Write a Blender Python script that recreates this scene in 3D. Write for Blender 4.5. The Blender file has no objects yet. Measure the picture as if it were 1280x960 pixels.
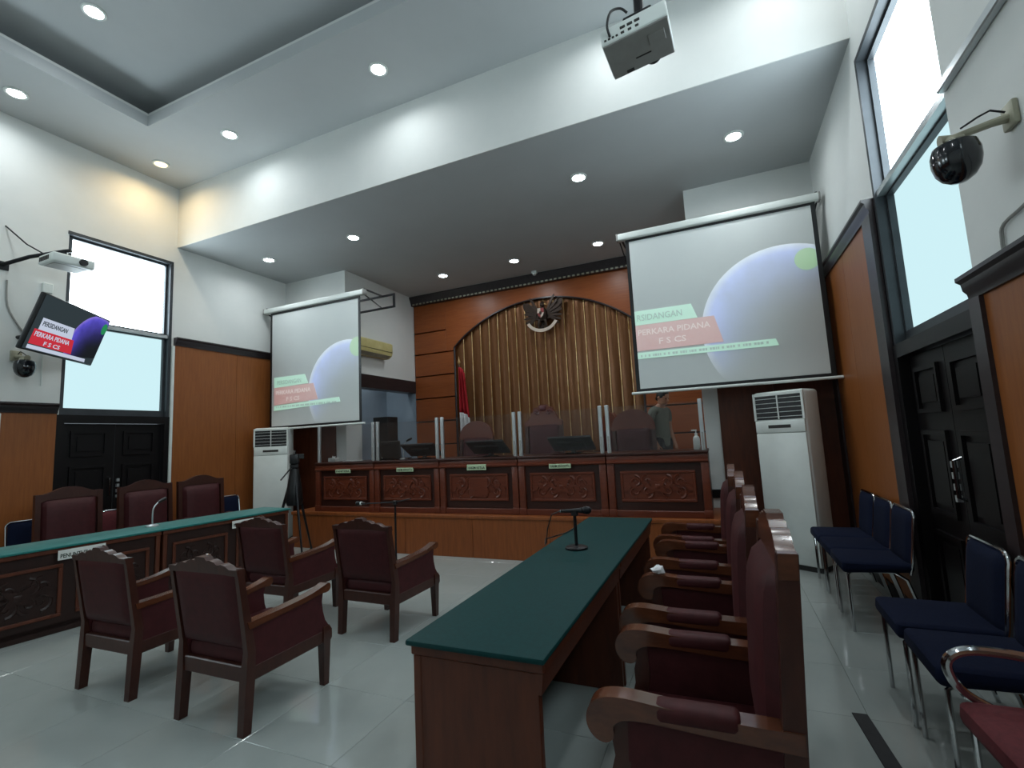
import bpy, bmesh, math, random
from mathutils import Vector, Matrix, Euler
random.seed(7)
PI = math.pi
SC = bpy.context.scene
COL = SC.collection

# ------------------------------------------------------------------ camera
F_PX, YAW, PITCH, ROLL = 598.332, 0.40470421, 0.11380052, -0.04881532
def camera():
    cy, sy, cp, sp = math.cos(YAW), math.sin(YAW), math.cos(PITCH), math.sin(PITCH)
    fwd = Vector((-sy*cp, cy*cp, sp)); right = Vector((cy, sy, 0)); up = right.cross(fwd)
    c, s = math.cos(ROLL), math.sin(ROLL)
    r2 = right*c + up*s; u2 = up*c - right*s
    m = Matrix.Identity(4)
    for i in range(3):
        m[i][0], m[i][1], m[i][2] = r2[i], u2[i], -fwd[i]
    m[2][3] = 1.5
    cd = bpy.data.cameras.new('camera'); cd.sensor_width = 36; cd.lens = F_PX/1280*36
    cd.clip_start = 0.02; cd.clip_end = 100
    o = bpy.data.objects.new('camera', cd); o.matrix_world = m; COL.objects.link(o); SC.camera = o
camera()

# ------------------------------------------------------------------ world, exposure
W = bpy.data.worlds.new('sky'); SC.world = W; W.use_nodes = True
W.node_tree.nodes['Background'].inputs[0].default_value = (0.72, 0.86, 0.95, 1)
W.node_tree.nodes['Background'].inputs[1].default_value = 1.0
SC.view_settings.view_transform = 'Standard'; SC.view_settings.look = 'None'
SC.view_settings.gamma = 1.0; SC.view_settings.use_curve_mapping = False
SC.view_settings.exposure = 0.6
LAMP_W = 5.0            # each downlight
WIN_UP, WIN_LO = 7.0, 0.68  # daylight through the frosted panes

# ------------------------------------------------------------------ materials
def lin(c):
    return tuple(((x/255)/12.92 if x/255 <= 0.04045 else ((x/255+0.055)/1.055)**2.4) for x in c)
MATS = {}
def mat(name, rgb, rough=0.5, metal=0.0, kind=None, rgb2=None, scale=8, bump=0.0, spec=0.5, stretch=(1, 1, 1), emit=0.0, emit_rgb=None, sheen=0.0, coat=0.0):
    m = bpy.data.materials.new(name); m.use_nodes = True
    nt = m.node_tree; b = nt.nodes['Principled BSDF']
    b.inputs['Roughness'].default_value = rough; b.inputs['Metallic'].default_value = metal
    b.inputs['Specular IOR Level'].default_value = spec
    if coat: b.inputs['Coat Weight'].default_value = coat; b.inputs['Coat Roughness'].default_value = 0.15
    if sheen: b.inputs['Sheen Weight'].default_value = sheen
    c1 = (*lin(rgb), 1); c2 = (*lin(rgb2 or rgb), 1)
    b.inputs['Base Color'].default_value = c1
    if kind:
        tc = nt.nodes.new('ShaderNodeTexCoord'); mp = nt.nodes.new('ShaderNodeMapping')
        mp.inputs['Scale'].default_value = stretch
        nt.links.new(tc.outputs['Object'], mp.inputs['Vector'])
        n = nt.nodes.new('ShaderNodeTexNoise'); n.inputs['Scale'].default_value = scale
        n.inputs['Detail'].default_value = 5; n.inputs['Roughness'].default_value = 0.6
        nt.links.new(mp.outputs[0], n.inputs['Vector'])
        r = nt.nodes.new('ShaderNodeValToRGB')
        r.color_ramp.elements[0].position = 0.3; r.color_ramp.elements[1].position = 0.7
        r.color_ramp.elements[0].color = c1; r.color_ramp.elements[1].color = c2
        nt.links.new(n.outputs['Fac'], r.inputs['Fac']); nt.links.new(r.outputs[0], b.inputs['Base Color'])
        if bump:
            bp = nt.nodes.new('ShaderNodeBump'); bp.inputs['Strength'].default_value = bump
            bp.inputs['Distance'].default_value = 0.004
            nt.links.new(n.outputs['Fac'], bp.inputs['Height']); nt.links.new(bp.outputs[0], b.inputs['Normal'])
    if emit:
        b.inputs['Emission Color'].default_value = (*lin(emit_rgb or rgb), 1)
        b.inputs['Emission Strength'].default_value = emit
    MATS[name] = m
    return m
def emis(name, rgb, strength):
    m = bpy.data.materials.new(name); m.use_nodes = True; nt = m.node_tree; nt.nodes.clear()
    e = nt.nodes.new('ShaderNodeEmission'); o = nt.nodes.new('ShaderNodeOutputMaterial')
    e.inputs[0].default_value = (*lin(rgb), 1); e.inputs[1].default_value = strength
    nt.links.new(e.outputs[0], o.inputs[0]); MATS[name] = m
    return m

mat('wall_paint', (217, 219, 216), 0.7, kind='n', rgb2=(212, 215, 212), scale=3)
mat('ceiling_paint', (186, 190, 191), 0.8, kind='n', rgb2=(182, 186, 187), scale=2)
mat('tile_white', (150, 157, 154), 0.10, kind='n', rgb2=(157, 163, 160), scale=2.5, spec=0.5)
mat('grout', (134, 140, 135), 0.9, kind='n', rgb2=(128, 134, 129))
mat('wood_orange', (142, 84, 40), 0.42, kind='n', rgb2=(128, 72, 32), scale=5, stretch=(9, 9, .7), spec=0.4)
mat('wood_panel_red', (154, 84, 40), 0.38, kind='n', rgb2=(136, 70, 32), scale=4, stretch=(.7, 6, 9), spec=0.4)
mat('wood_podium', (138, 76, 36), 0.4, kind='n', rgb2=(116, 60, 26), scale=5, stretch=(7, 7, .6), spec=0.4)
mat('wood_desk', (104, 48, 28), 0.35, kind='n', rgb2=(82, 35, 20), scale=6, stretch=(1, 4, 6), spec=0.45)
mat('wood_desk_dark', (58, 28, 20), 0.35, kind='n', rgb2=(44, 20, 14), scale=6, stretch=(1, 4, 6), spec=0.45)
mat('wood_chair', (66, 35, 27), 0.35, kind='n', rgb2=(52, 25, 19), scale=9, stretch=(3, 3, 1), spec=0.4, coat=0.1)
mat('wood_arm', (96, 54, 34), 0.22, kind='n', rgb2=(72, 38, 24), scale=9, stretch=(3, 1, 3), spec=0.5, coat=0.4)
mat('wood_table', (92, 46, 27), 0.42, kind='n', rgb2=(72, 34, 20), scale=6, stretch=(4, 4, .6), spec=0.4)
mat('wood_table_dark', (44, 24, 19), 0.4, kind='n', rgb2=(34, 18, 14), scale=6, stretch=(4, 4, .6), spec=0.4)
mat('wood_black', (16, 13, 14), 0.4, kind='n', rgb2=(12, 10, 11), scale=6, stretch=(4, 4, .6), spec=0.25)
mat('trim_dark', (48, 40, 42), 0.35, kind='n', rgb2=(36, 28, 30), scale=6, stretch=(4, .6, 4), spec=0.5)
mat('leather', (70, 30, 32), 0.55, kind='n', rgb2=(58, 24, 26), scale=22, bump=0.12, spec=0.22)
mat('leather_red', (92, 34, 38), 0.4, kind='n', rgb2=(74, 24, 28), scale=20, bump=0.1)
mat('cloth_green', (1, 54, 54), 0.6, kind='n', rgb2=(1, 47, 47), scale=60, bump=0.1, spec=0.2)
mat('cloth_green_window_lit', (10, 112, 106), 0.45, kind='n', rgb2=(8, 100, 96), scale=60, bump=0.1, spec=0.35, sheen=0.15)  # brighter copy of the green cloth, window sheen put into the colour
mat('fabric_blue', (11, 21, 46), 0.9, kind='n', rgb2=(8, 16, 38), scale=70, bump=0.2, spec=0.2)
mat('fabric_red', (104, 38, 44), 0.8, kind='n', rgb2=(88, 30, 36), scale=50, bump=0.2)
mat('chrome', (210, 212, 214), 0.12, 1.0, kind='n', rgb2=(196, 198, 200), scale=4)
mat('aluminium', (200, 205, 206), 0.32, 0.7, kind='n', rgb2=(188, 193, 195), scale=6)
mat('frame_dark', (66, 70, 74), 0.4, 0.4, kind='n', rgb2=(54, 58, 62), scale=5)
mat('black_plastic', (14, 15, 17), 0.45, kind='n', rgb2=(14, 15, 17), scale=12)
mat('black_metal', (30, 31, 34), 0.4, 0.5, kind='n', rgb2=(22, 23, 26), scale=12)
mat('dome_black', (16, 20, 28), 0.12, kind='n', rgb2=(12, 15, 22), scale=3, coat=0.5)
mat('white_plastic', (216, 222, 218), 0.35, kind='n', rgb2=(208, 214, 210), scale=5)
mat('grey_plastic', (150, 150, 146), 0.5, kind='n', rgb2=(138, 138, 134), scale=8)
mat('yellowed_plastic', (206, 196, 140), 0.4, kind='n', rgb2=(190, 178, 118), scale=5)
mat('beige_metal', (172, 170, 150), 0.45, 0.2, kind='n', rgb2=(150, 148, 128), scale=8)
mat('screen_fabric', (205, 210, 208), 0.9, kind='n', rgb2=(201, 206, 205), scale=2)
mat('gold', (232, 204, 154), 0.3, 0.6, kind='n', rgb2=(176, 130, 66), scale=6)
mat('slat_brown', (122, 80, 44), 0.32, 0.45, kind='n', rgb2=(104, 64, 34), scale=5, stretch=(8, 8, .5))
mat('emblem_dark', (62, 46, 34), 0.4, 0.4, kind='n', rgb2=(44, 30, 24), scale=20)
mat('emblem_white', (205, 190, 176), 0.5, kind='n', rgb2=(190, 174, 160), scale=20)
mat('emblem_red', (130, 34, 30), 0.5, kind='n', rgb2=(112, 26, 24), scale=20)
mat('flag_red', (178, 20, 34), 0.8, kind='n', rgb2=(150, 12, 26), scale=10)
mat('flag_white', (224, 224, 224), 0.8, kind='n', rgb2=(210, 210, 212), scale=10)
mat('plate_green', (186, 206, 170), 0.5, kind='n', rgb2=(176, 196, 160), scale=10)
mat('paper', (222, 224, 220), 0.7, kind='n', rgb2=(212, 214, 210), scale=10)
mat('ink', (40, 60, 44), 0.7, kind='n', rgb2=(34, 50, 38), scale=10)
mat('skin', (186, 138, 112), 0.55, kind='n', rgb2=(174, 124, 100), scale=12)
mat('hair', (18, 16, 16), 0.5, kind='n', rgb2=(10, 9, 9), scale=40)
mat('shirt', (112, 116, 104), 0.8, kind='n', rgb2=(98, 102, 92), scale=14)
mat('trousers', (34, 34, 40), 0.8, kind='n', rgb2=(26, 26, 32), scale=14)
mat('corridor_paint', (138, 152, 164), 0.7, kind='n', rgb2=(132, 146, 158), scale=3)
mat('socket_dark', (44, 42, 40), 0.6, kind='n', rgb2=(36, 34, 32), scale=9)
mat('rubber_tape', (38, 38, 40), 0.7, kind='n', rgb2=(28, 28, 30), scale=20)
emis('pane_upper', (224, 242, 250), WIN_UP)
emis('pane_lower', (204, 238, 244), WIN_LO)
emis('lamp_cool', (235, 248, 255), 30)
emis('lamp_warm', (255, 222, 160), 3)
# light thrown by the projectors on the screens (added to the white fabric)
def slide(name, rgb, s):
    mat(name, (205, 210, 208), 0.9, kind='n', rgb2=(201, 206, 205), scale=2, emit=s, emit_rgb=rgb)
slide('slide_mint', (180, 255, 215), 0.24)
slide('slide_red', (255, 120, 100), 0.14)
slide('slide_white', (255, 235, 225), 0.22)
slide('slide_green', (150, 240, 110), 0.16)
slide('slide_grey', (120, 190, 160), 0.08)
def earth_mat(name, base_emit, k, blue=(120, 150, 255), rim=(200, 225, 255)):
    m = mat(name, (205, 210, 208) if base_emit else (20, 24, 34), 0.9)
    nt = m.node_tree; b = nt.nodes['Principled BSDF']
    tc = nt.nodes.new('ShaderNodeTexCoord')
    ln = nt.nodes.new('ShaderNodeVectorMath'); ln.operation = 'LENGTH'
    nt.links.new(tc.outputs['Object'], ln.inputs[0])
    r = nt.nodes.new('ShaderNodeValToRGB'); cr = r.color_ramp
    cr.elements[0].position = 0.0; cr.elements[0].color = (0, 0, 0, 1)
    cr.elements[1].position = 1.0; cr.elements[1].color = (*lin(rim), 1)
    e = cr.elements.new(0.5); e.color = (*[x*0.4 for x in lin(blue)], 1)
    e = cr.elements.new(0.7); e.color = (*[x*0.6 for x in lin(blue)], 1)
    e = cr.elements.new(0.9); e.color = (*lin(blue), 1)
    nt.links.new(ln.outputs['Value'], r.inputs['Fac'])
    dt = nt.nodes.new('ShaderNodeVectorMath'); dt.operation = 'DOT_PRODUCT'; dt.inputs[1].default_value = (-.62, 0, .78)
    nt.links.new(tc.outputs['Object'], dt.inputs[0])
    rg = nt.nodes.new('ShaderNodeMapRange'); rg.interpolation_type = 'SMOOTHSTEP'
    rg.inputs['From Min'].default_value = -.15; rg.inputs['From Max'].default_value = .75; rg.inputs['To Max'].default_value = k
    nt.links.new(dt.outputs['Value'], rg.inputs['Value']); nt.links.new(rg.outputs[0], b.inputs['Emission Strength'])
    n = nt.nodes.new('ShaderNodeTexNoise'); n.inputs['Scale'].default_value = 3.5; n.inputs['Detail'].default_value = 6
    nt.links.new(tc.outputs['Object'], n.inputs['Vector'])
    mx = nt.nodes.new('ShaderNodeMix'); mx.data_type = 'RGBA'; mx.blend_type = 'MULTIPLY'; mx.inputs['Factor'].default_value = 0.7
    rr = nt.nodes.new('ShaderNodeValToRGB'); rr.color_ramp.elements[0].position = 0.3; rr.color_ramp.elements[1].position = 0.6
    rr.color_ramp.elements[0].color = (.45, .45, .5, 1)
    nt.links.new(n.outputs['Fac'], rr.inputs['Fac'])
    nt.links.new(r.outputs[0], mx.inputs['A']); nt.links.new(rr.outputs[0], mx.inputs['B'])
    nt.links.new(mx.outputs['Result'], b.inputs['Emission Color'])
earth_mat('slide_earth', True, 0.30, blue=(140, 165, 255), rim=(225, 238, 255))
emis('tv_dark', (52, 62, 66), 0.6)
emis('tv_white', (205, 215, 235), 0.55)
emis('tv_red', (200, 52, 66), 0.6)
emis('tv_green', (40, 130, 80), 0.7)
earth_mat('tv_earth', False, 0.55, blue=(96, 84, 220), rim=(150, 130, 235))
def acrylic():
    m = bpy.data.materials.new('acrylic'); m.use_nodes = True; nt = m.node_tree; nt.nodes.clear()
    o = nt.nodes.new('ShaderNodeOutputMaterial')
    t = nt.nodes.new('ShaderNodeBsdfTransparent'); t.inputs[0].default_value = (0.93, 0.93, 0.93, 1)
    g = nt.nodes.new('ShaderNodeBsdfGlossy'); g.inputs['Roughness'].default_value = 0.04
    d = nt.nodes.new('ShaderNodeBsdfDiffuse'); d.inputs[0].default_value = (0.7, 0.68, 0.68, 1)
    fr = nt.nodes.new('ShaderNodeFresnel'); fr.inputs[0].default_value = 1.28
    a = nt.nodes.new('ShaderNodeMixShader'); a.inputs[0].default_value = 0.012
    nt.links.new(t.outputs[0], a.inputs[1]); nt.links.new(d.outputs[0], a.inputs[2])
    b = nt.nodes.new('ShaderNodeMixShader'); nt.links.new(fr.outputs[0], b.inputs[0])
    nt.links.new(a.outputs[0], b.inputs[1]); nt.links.new(g.outputs[0], b.inputs[2])
    nt.links.new(b.outputs[0], o.inputs[0]); MATS['acrylic'] = m
acrylic()

# ------------------------------------------------------------------ mesh helpers
class MB:
    def __init__(s): s.v = []; s.f = []
    def add(s, v, f):
        n = len(s.v); s.v += [tuple(p) for p in v]; s.f += [tuple(i+n for i in q) for q in f]; return s
    def box(s, x0, x1, y0, y1, z0, z1):
        return s.add([(x0,y0,z0),(x1,y0,z0),(x1,y1,z0),(x0,y1,z0),(x0,y0,z1),(x1,y0,z1),(x1,y1,z1),(x0,y1,z1)],
                     [(0,3,2,1),(4,5,6,7),(0,1,5,4),(1,2,6,5),(2,3,7,6),(3,0,4,7)])
    def rbox(s, x0, x1, y0, y1, z0, z1, r=0.008, seg=2, m=None):
        bm = bmesh.new(); bmesh.ops.create_cube(bm, size=1)
        for v in bm.verts:
            v.co = Vector(((x0+x1)/2+v.co.x*(x1-x0), (y0+y1)/2+v.co.y*(y1-y0), (z0+z1)/2+v.co.z*(z1-z0)))
        r = min(r, 0.49*min(x1-x0, y1-y0, z1-z0))
        bmesh.ops.bevel(bm, geom=bm.edges[:], offset=r, segments=seg, affect='EDGES', profile=0.5)
        bm.verts.index_update()
        vs = [(m @ v.co if m else v.co) for v in bm.verts]; fs = [[v.index for v in f.verts] for f in bm.faces]
        bm.free(); return s.add([tuple(v) for v in vs], fs)
    def prism(s, poly, axis, a, b):
        n = len(poly)
        def P(p, t):
            return {'x': (t, p[0], p[1]), 'y': (p[0], t, p[1]), 'z': (p[0], p[1], t)}[axis]
        v = [P(p, a) for p in poly]+[P(p, b) for p in poly]
        f = [tuple(range(n)), tuple(range(2*n-1, n-1, -1))]+[(i, (i+1) % n, n+(i+1) % n, n+i) for i in range(n)]
        return s.add(v, f)
    def tube(s, pts, r, n=8, closed=False):
        pts = [Vector(p) for p in pts]; rs = r if isinstance(r, (list, tuple)) else [r]*len(pts)
        N = len(pts); v = []; prev = None
        for i, p in enumerate(pts):
            a = pts[(i-1) % N] if (closed or i > 0) else p; b = pts[(i+1) % N] if (closed or i < N-1) else p
            t = (b-a).normalized()
            if prev is None:
                u = t.orthogonal().normalized()
            else:
                u = (prev - t*prev.dot(t))
                u = u.normalized() if u.length > 1e-6 else t.orthogonal().normalized()
            prev = u; w = t.cross(u)
            for k in range(n):
                q = 2*PI*k/n; v.append(tuple(p+(u*math.cos(q)+w*math.sin(q))*rs[i]))
        f = []
        for i in range(N if closed else N-1):
            j = (i+1) % N
            for k in range(n):
                f.append((i*n+k, i*n+(k+1) % n, j*n+(k+1) % n, j*n+k))
        if not closed:
            f.append(tuple(range(n-1, -1, -1))); f.append(tuple((N-1)*n+k for k in range(n)))
        return s.add(v, f)
    def lathe(s, prof, n=16, m=None):
        v = []
        for r, z in prof:
            for k in range(n):
                q = 2*PI*k/n; p = Vector((r*math.cos(q), r*math.sin(q), z)); v.append(tuple(m @ p if m else p))
        f = []
        for i in range(len(prof)-1):
            for k in range(n):
                f.append((i*n+k, i*n+(k+1) % n, (i+1)*n+(k+1) % n, (i+1)*n+k))
        f.append(tuple(range(n-1, -1, -1))); f.append(tuple((len(prof)-1)*n+k for k in range(n)))
        return s.add(v, f)
    def loft(s, secs):
        """secs: list of (x, y, z, wx, wy): rectangular sections up a post"""
        v = []
        for x, y, z, wx, wy in secs:
            v += [(x-wx/2, y-wy/2, z), (x+wx/2, y-wy/2, z), (x+wx/2, y+wy/2, z), (x-wx/2, y+wy/2, z)]
        f = [(3, 2, 1, 0)]; n = len(secs)
        for i in range(n-1):
            for k in range(4):
                f.append((i*4+k, i*4+(k+1) % 4, i*4+4+(k+1) % 4, i*4+4+k))
        f.append(tuple((n-1)*4+k for k in range(4)))
        return s.add(v, f)
    def pillow(s, x0, x1, z0, z1, y0, tf, tb, n=12, e=4.0):
        """cushion in the xz plane around y0, bulging tf to +y and tb to -y"""
        v = []; f = []
        for side, t in ((1, tf), (-1, tb)):
            b = len(v)
            for i in range(n+1):
                for j in range(n+1):
                    u = -1+2*i/n; w = -1+2*j/n
                    h = max(0, (1-abs(u)**e))**0.5*max(0, (1-abs(w)**e))**0.5
                    v.append((x0+(x1-x0)*i/n, y0+side*t*h, z0+(z1-z0)*j/n))
            for i in range(n):
                for j in range(n):
                    q = (b+i*(n+1)+j, b+(i+1)*(n+1)+j, b+(i+1)*(n+1)+j+1, b+i*(n+1)+j+1)
                    f.append(q if side < 0 else q[::-1])
        return s.add(v, f)
    def warp(s, fn): s.v = [tuple(fn(*p)) for p in s.v]; return s
    def xf(s, m): s.v = [tuple(m @ Vector(p)) for p in s.v]; return s
    def mesh(s, name, mt, ang=35):
        me = bpy.data.meshes.new(name); me.from_pydata(s.v, [], s.f)
        bm = bmesh.new(); bm.from_mesh(me); bmesh.ops.remove_doubles(bm, verts=bm.verts[:], dist=1e-5)
        bmesh.ops.recalc_face_normals(bm, faces=bm.faces[:]); bm.to_mesh(me); bm.free()
        me.polygons.foreach_set('use_smooth', [True]*len(me.polygons))
        me.set_sharp_from_angle(angle=math.radians(ang))
        me.materials.append(MATS[mt]); return me
    def build(s, name, mt, parent=None, ang=35):
        return link(name, s.mesh(name, mt, ang), parent)
def link(name, data, parent=None):
    o = bpy.data.objects.new(name, data); COL.objects.link(o)
    if parent: o.parent = parent
    return o
def tag(o, label, cat, group=None):
    o['label'] = label; o['category'] = cat
    if group: o['group'] = group
    return o
def struct(o, label=None):
    o['kind'] = 'structure'
    if label: o['label'] = label
    return o
def thing(name, label, cat, loc=(0, 0, 0), rz=0, group=None):
    o = link(name, None); o.location = loc; o.rotation_euler = (0, 0, rz); o.empty_display_size = 0.1
    return tag(o, label, cat, group)
def kids(o): return [c for c in COL.objects if c.parent == o]
def copytree(o, loc=None, rz=None, label=None, parent=None):
    c = o.copy(); COL.objects.link(c)
    if parent: c.parent = parent
    if loc is not None: c.location = loc
    if rz is not None: c.rotation_euler = (0, 0, rz)
    if label: c['label'] = label
    for k in kids(o): copytree(k, parent=c)
    return c
def text_mesh(name, txt, size, mt, parent, m, align='LEFT', bold=0.0, width=None):
    cu = bpy.data.curves.new(name, 'FONT'); cu.body = txt; cu.size = size; cu.align_x = align; cu.align_y = 'BOTTOM_BASELINE'
    cu.offset = bold; cu.resolution_u = 2; cu.extrude = 0.0008
    t = bpy.data.objects.new(name, cu); COL.objects.link(t)
    dg = bpy.context.evaluated_depsgraph_get(); me = bpy.data.meshes.new_from_object(t.evaluated_get(dg))
    COL.objects.unlink(t); bpy.data.objects.remove(t)
    if width:
        xs = [v.co.x for v in me.vertices]; k = width/(max(xs)-min(xs))
        for v in me.vertices: v.co.x *= k
    for v in me.vertices: v.co = m @ v.co
    me.materials.clear(); me.materials.append(MATS[mt])
    return link(name, me, parent)
RX90 = Matrix.Rotation(PI/2, 4, 'X')
def TR(x, y, z): return Matrix.Translation((x, y, z))

def smooth_path(p, n=4):
    P = [Vector(q) for q in p]; out = []
    for i in range(len(P)-1):
        a, b, c, d = P[max(i-1, 0)], P[i], P[i+1], P[min(i+2, len(P)-1)]
        for k in range(n):
            t = k/n; out.append(tuple(.5*((2*b)+(c-a)*t+(2*a-5*b+4*c-d)*t*t+(3*b-a-3*c+d)*t**3)))
    return out+[tuple(P[-1])]
# ------------------------------------------------------------------ room measures (metres, camera over the origin)
XL, XR = -7.4, 1.27          # side walls
XC = (XL+XR)/2
ZC, ZL = 5.6, 4.66           # main ceiling, lower ceiling over the bench
YB = 4.49                    # face of the bulkhead
YS = 6.5                     # stub walls flanking the stage
XSL, XSR = -5.95, -0.18      # stage opening
YW = 8.6                     # timber wall behind the bench
YR = -4.0                    # rear wall
WY0, WY1, WZ0, WZ1 = 3.17, 4.43, 2.08, 4.40   # window openings
ZP, YP = 0.54, 5.63          # podium top and front

# ================================================================== SETTING
fl = struct(MB().box(XL-.2, XR+.2, YR-.2, 9.0, -0.15, -0.004).build('floor', 'grout'), 'pale glossy tiled floor')
tile_me = MB().rbox(-.299, .299, -.299, .299, -0.02, 0, 0.0015, 1).mesh('tile', 'tile_white')
y = 1.885-4*0.6
while y < 6.5:
    x = -3.04-7*0.6
    while x < XR:
        x0, x1 = max(x, XL), min(x+.6, XR)
        y1 = min(y+.6, 6.5)
        if x1-x0 > .02 and y1-y > .02:
            t = link('tile', tile_me, fl); t.location = ((x0+x1)/2, (y+y1)/2, 0)
            t.scale = ((x1-x0)/.6, (y1-y)/.6, 1)
        x += .6
    y += .6

REAR = (3.2, 5.6)           # window bays behind the camera, same windows
def side_wall(name, x0, x1):
    b = MB()
    b.box(x0, x1, WY1, 9.0, 0, ZC); b.box(x0, x1, WY0, WY1, WZ1, ZC)
    ya = WY0
    for d in REAR:
        b.box(x0, x1, WY1-d, ya, 0, ZC); ya = WY0-d
        b.box(x0, x1, ya, WY1-d, WZ1, ZC); b.box(x0, x1, ya, WY1-d, 0, WZ0)
    b.box(x0, x1, YR-.2, ya, 0, ZC)
    return struct(b.build(name, 'wall_paint'), 'white painted side wall with a tall window over a dark door')
wl = side_wall('wall_left', XL-.2, XL)
wr = side_wall('wall_right', XR, XR+.2)
struct(MB().box(XL, XR, YR-.2, YR, 0, ZC).build('wall_rear', 'wall_paint'), 'white painted rear wall')

# main ceiling with a raised coffer
CX0, CX1, CY0, CY1 = -6.23, 0.10, -2.6, 3.38
b = MB()
b.box(XL, CX0, YR, YB+.3, ZC, ZC+.14); b.box(CX1, XR, YR, YB+.3, ZC, ZC+.14)
b.box(CX0, CX1, CY1, YB+.3, ZC, ZC+.14); b.box(CX0, CX1, YR, CY0, ZC, ZC+.14)
ce = struct(b.build('ceiling', 'ceiling_paint'), 'grey-white ceiling with a raised coffer')
g = .34
b = MB().box(CX0-g, CX1+g, CY0-g, CY1+g, ZC+.36, ZC+.44)
for q in ((CX0-g-.05, CX0-g, CY0-g, CY1+g), (CX1+g, CX1+g+.05, CY0-g, CY1+g), (CX0-g, CX1+g, CY1+g, CY1+g+.05), (CX0-g, CX1+g, CY0-g-.05, CY0-g)):
    b.box(*q, ZC+.14, ZC+.44)
b.build('coffer', 'ceiling_paint', ce)
b = MB(); w = .05
for q in ((CX0-w, CX0, CY0-w, CY1+w), (CX1, CX1+w, CY0-w, CY1+w), (CX0, CX1, CY1, CY1+w), (CX0, CX1, CY0-w, CY0)):
    b.box(*q, ZC+.14, ZC+.17)
b.build('coffer_lip', 'wall_paint', ce)
struct(MB().box(XL, XR, YB, YB+.012, ZL, ZC).build('wall_bulkhead', 'wall_paint'), 'white bulkhead dropping from the main ceiling')
struct(MB().box(XL, XR, YB+.012, 9.0, ZL, ZL+.14).build('ceiling_stage', 'ceiling_paint'), 'lower grey ceiling above the judges bench')

# stub walls and stage sides
struct(MB().box(XL, XSL, YS, YS+.2, 0, ZL).build('wall_stub_left', 'wall_paint'), 'white stub wall behind the smaller screen')
struct(MB().box(XSR, XR, YS, YS+.2, 0, ZL).build('wall_stub_right', 'wall_paint'), 'white stub wall behind the larger screen')
OY0, OZ = 6.9, 2.58
b = MB().box(XSL-.2, XSL, YS+.2, OY0, 0, ZL).box(XSL-.2, XSL, OY0, YW+.2, OZ, ZL)
sl = struct(b.build('wall_stage_left', 'wall_paint'), 'white stage side wall over a wide opening')
MB().box(XSL-.22, XSL+.015, OY0-.04, YW, OZ-.01, OZ+.24).build('lintel_trim', 'trim_dark', sl)
struct(MB().box(XSR, XSR+.2, YS+.2, YW+.2, 0, ZL).build('wall_stage_right', 'wall_paint'), 'white stage side wall')
b = MB().box(XL, XSL, YW, YW+.45, 0, ZL).box(-6.9, -6.72, YS+.2, YW, 0, ZL).box(-6.72, XSL-.2, YS+.2, YW, 3.4, 3.5)
struct(b.build('wall_corridor', 'corridor_paint'), 'blue-grey painted passage wall beside the stage')

# timber wall behind the bench
wf = struct(MB().box(XSL, XSR, YW+.3, YW+.45, 0, ZL).build('wall_front', 'wood_black'), 'timber wall with an arched niche')
AX0, AX1 = -4.97, 2*XC+4.97
ZSP, ZAP = 3.45, 4.20
hw = (AX1-AX0)/2; rise = ZAP-ZSP; RA = (hw*hw+rise*rise)/(2*rise)
def arch_z(x): return ZAP-RA+math.sqrt(max(0, RA*RA-(x-XC)**2))
rows = [0.54, 0.98, 1.46, 1.94, 2.43, 2.91, 3.39]
for side in (0, 1):
    xa, xb = (XSL, AX0) if side == 0 else (AX1, XSR)
    for i in range(len(rows)-1):
        MB().rbox(xa+.004, xb-.004, YW, YW+.3, rows[i]+.012, rows[i+1]-.012, .006, 1).build('panel', 'wood_panel_red', wf)
    xo = (XSL, -5.15) if side == 0 else (2*XC+5.15, XSR)
    MB().rbox(xo[0]+.004, xo[1]-.004, YW, YW+.3, 3.402, 3.848, .006, 1).build('panel', 'wood_panel_red', wf)
    MB().rbox(xo[0]+.004, xo[1]-.004, YW, YW+.3, 3.872, 4.47, .006, 1).build('panel', 'wood_panel_red', wf)
N = 32
poly = [(AX0+(AX1-AX0)*i/N, arch_z(AX0+(AX1-AX0)*i/N)) for i in range(N+1)]
poly = [(-5.146, 3.402), (AX0, 3.402)]+poly+[(AX1, 3.402), (2*XC+5.146, 3.402), (2*XC+5.146, 4.47), (-5.146, 4.47)]
MB().prism(poly, 'y', YW, YW+.2).build('arch_panel', 'wood_panel_red', wf)
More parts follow.
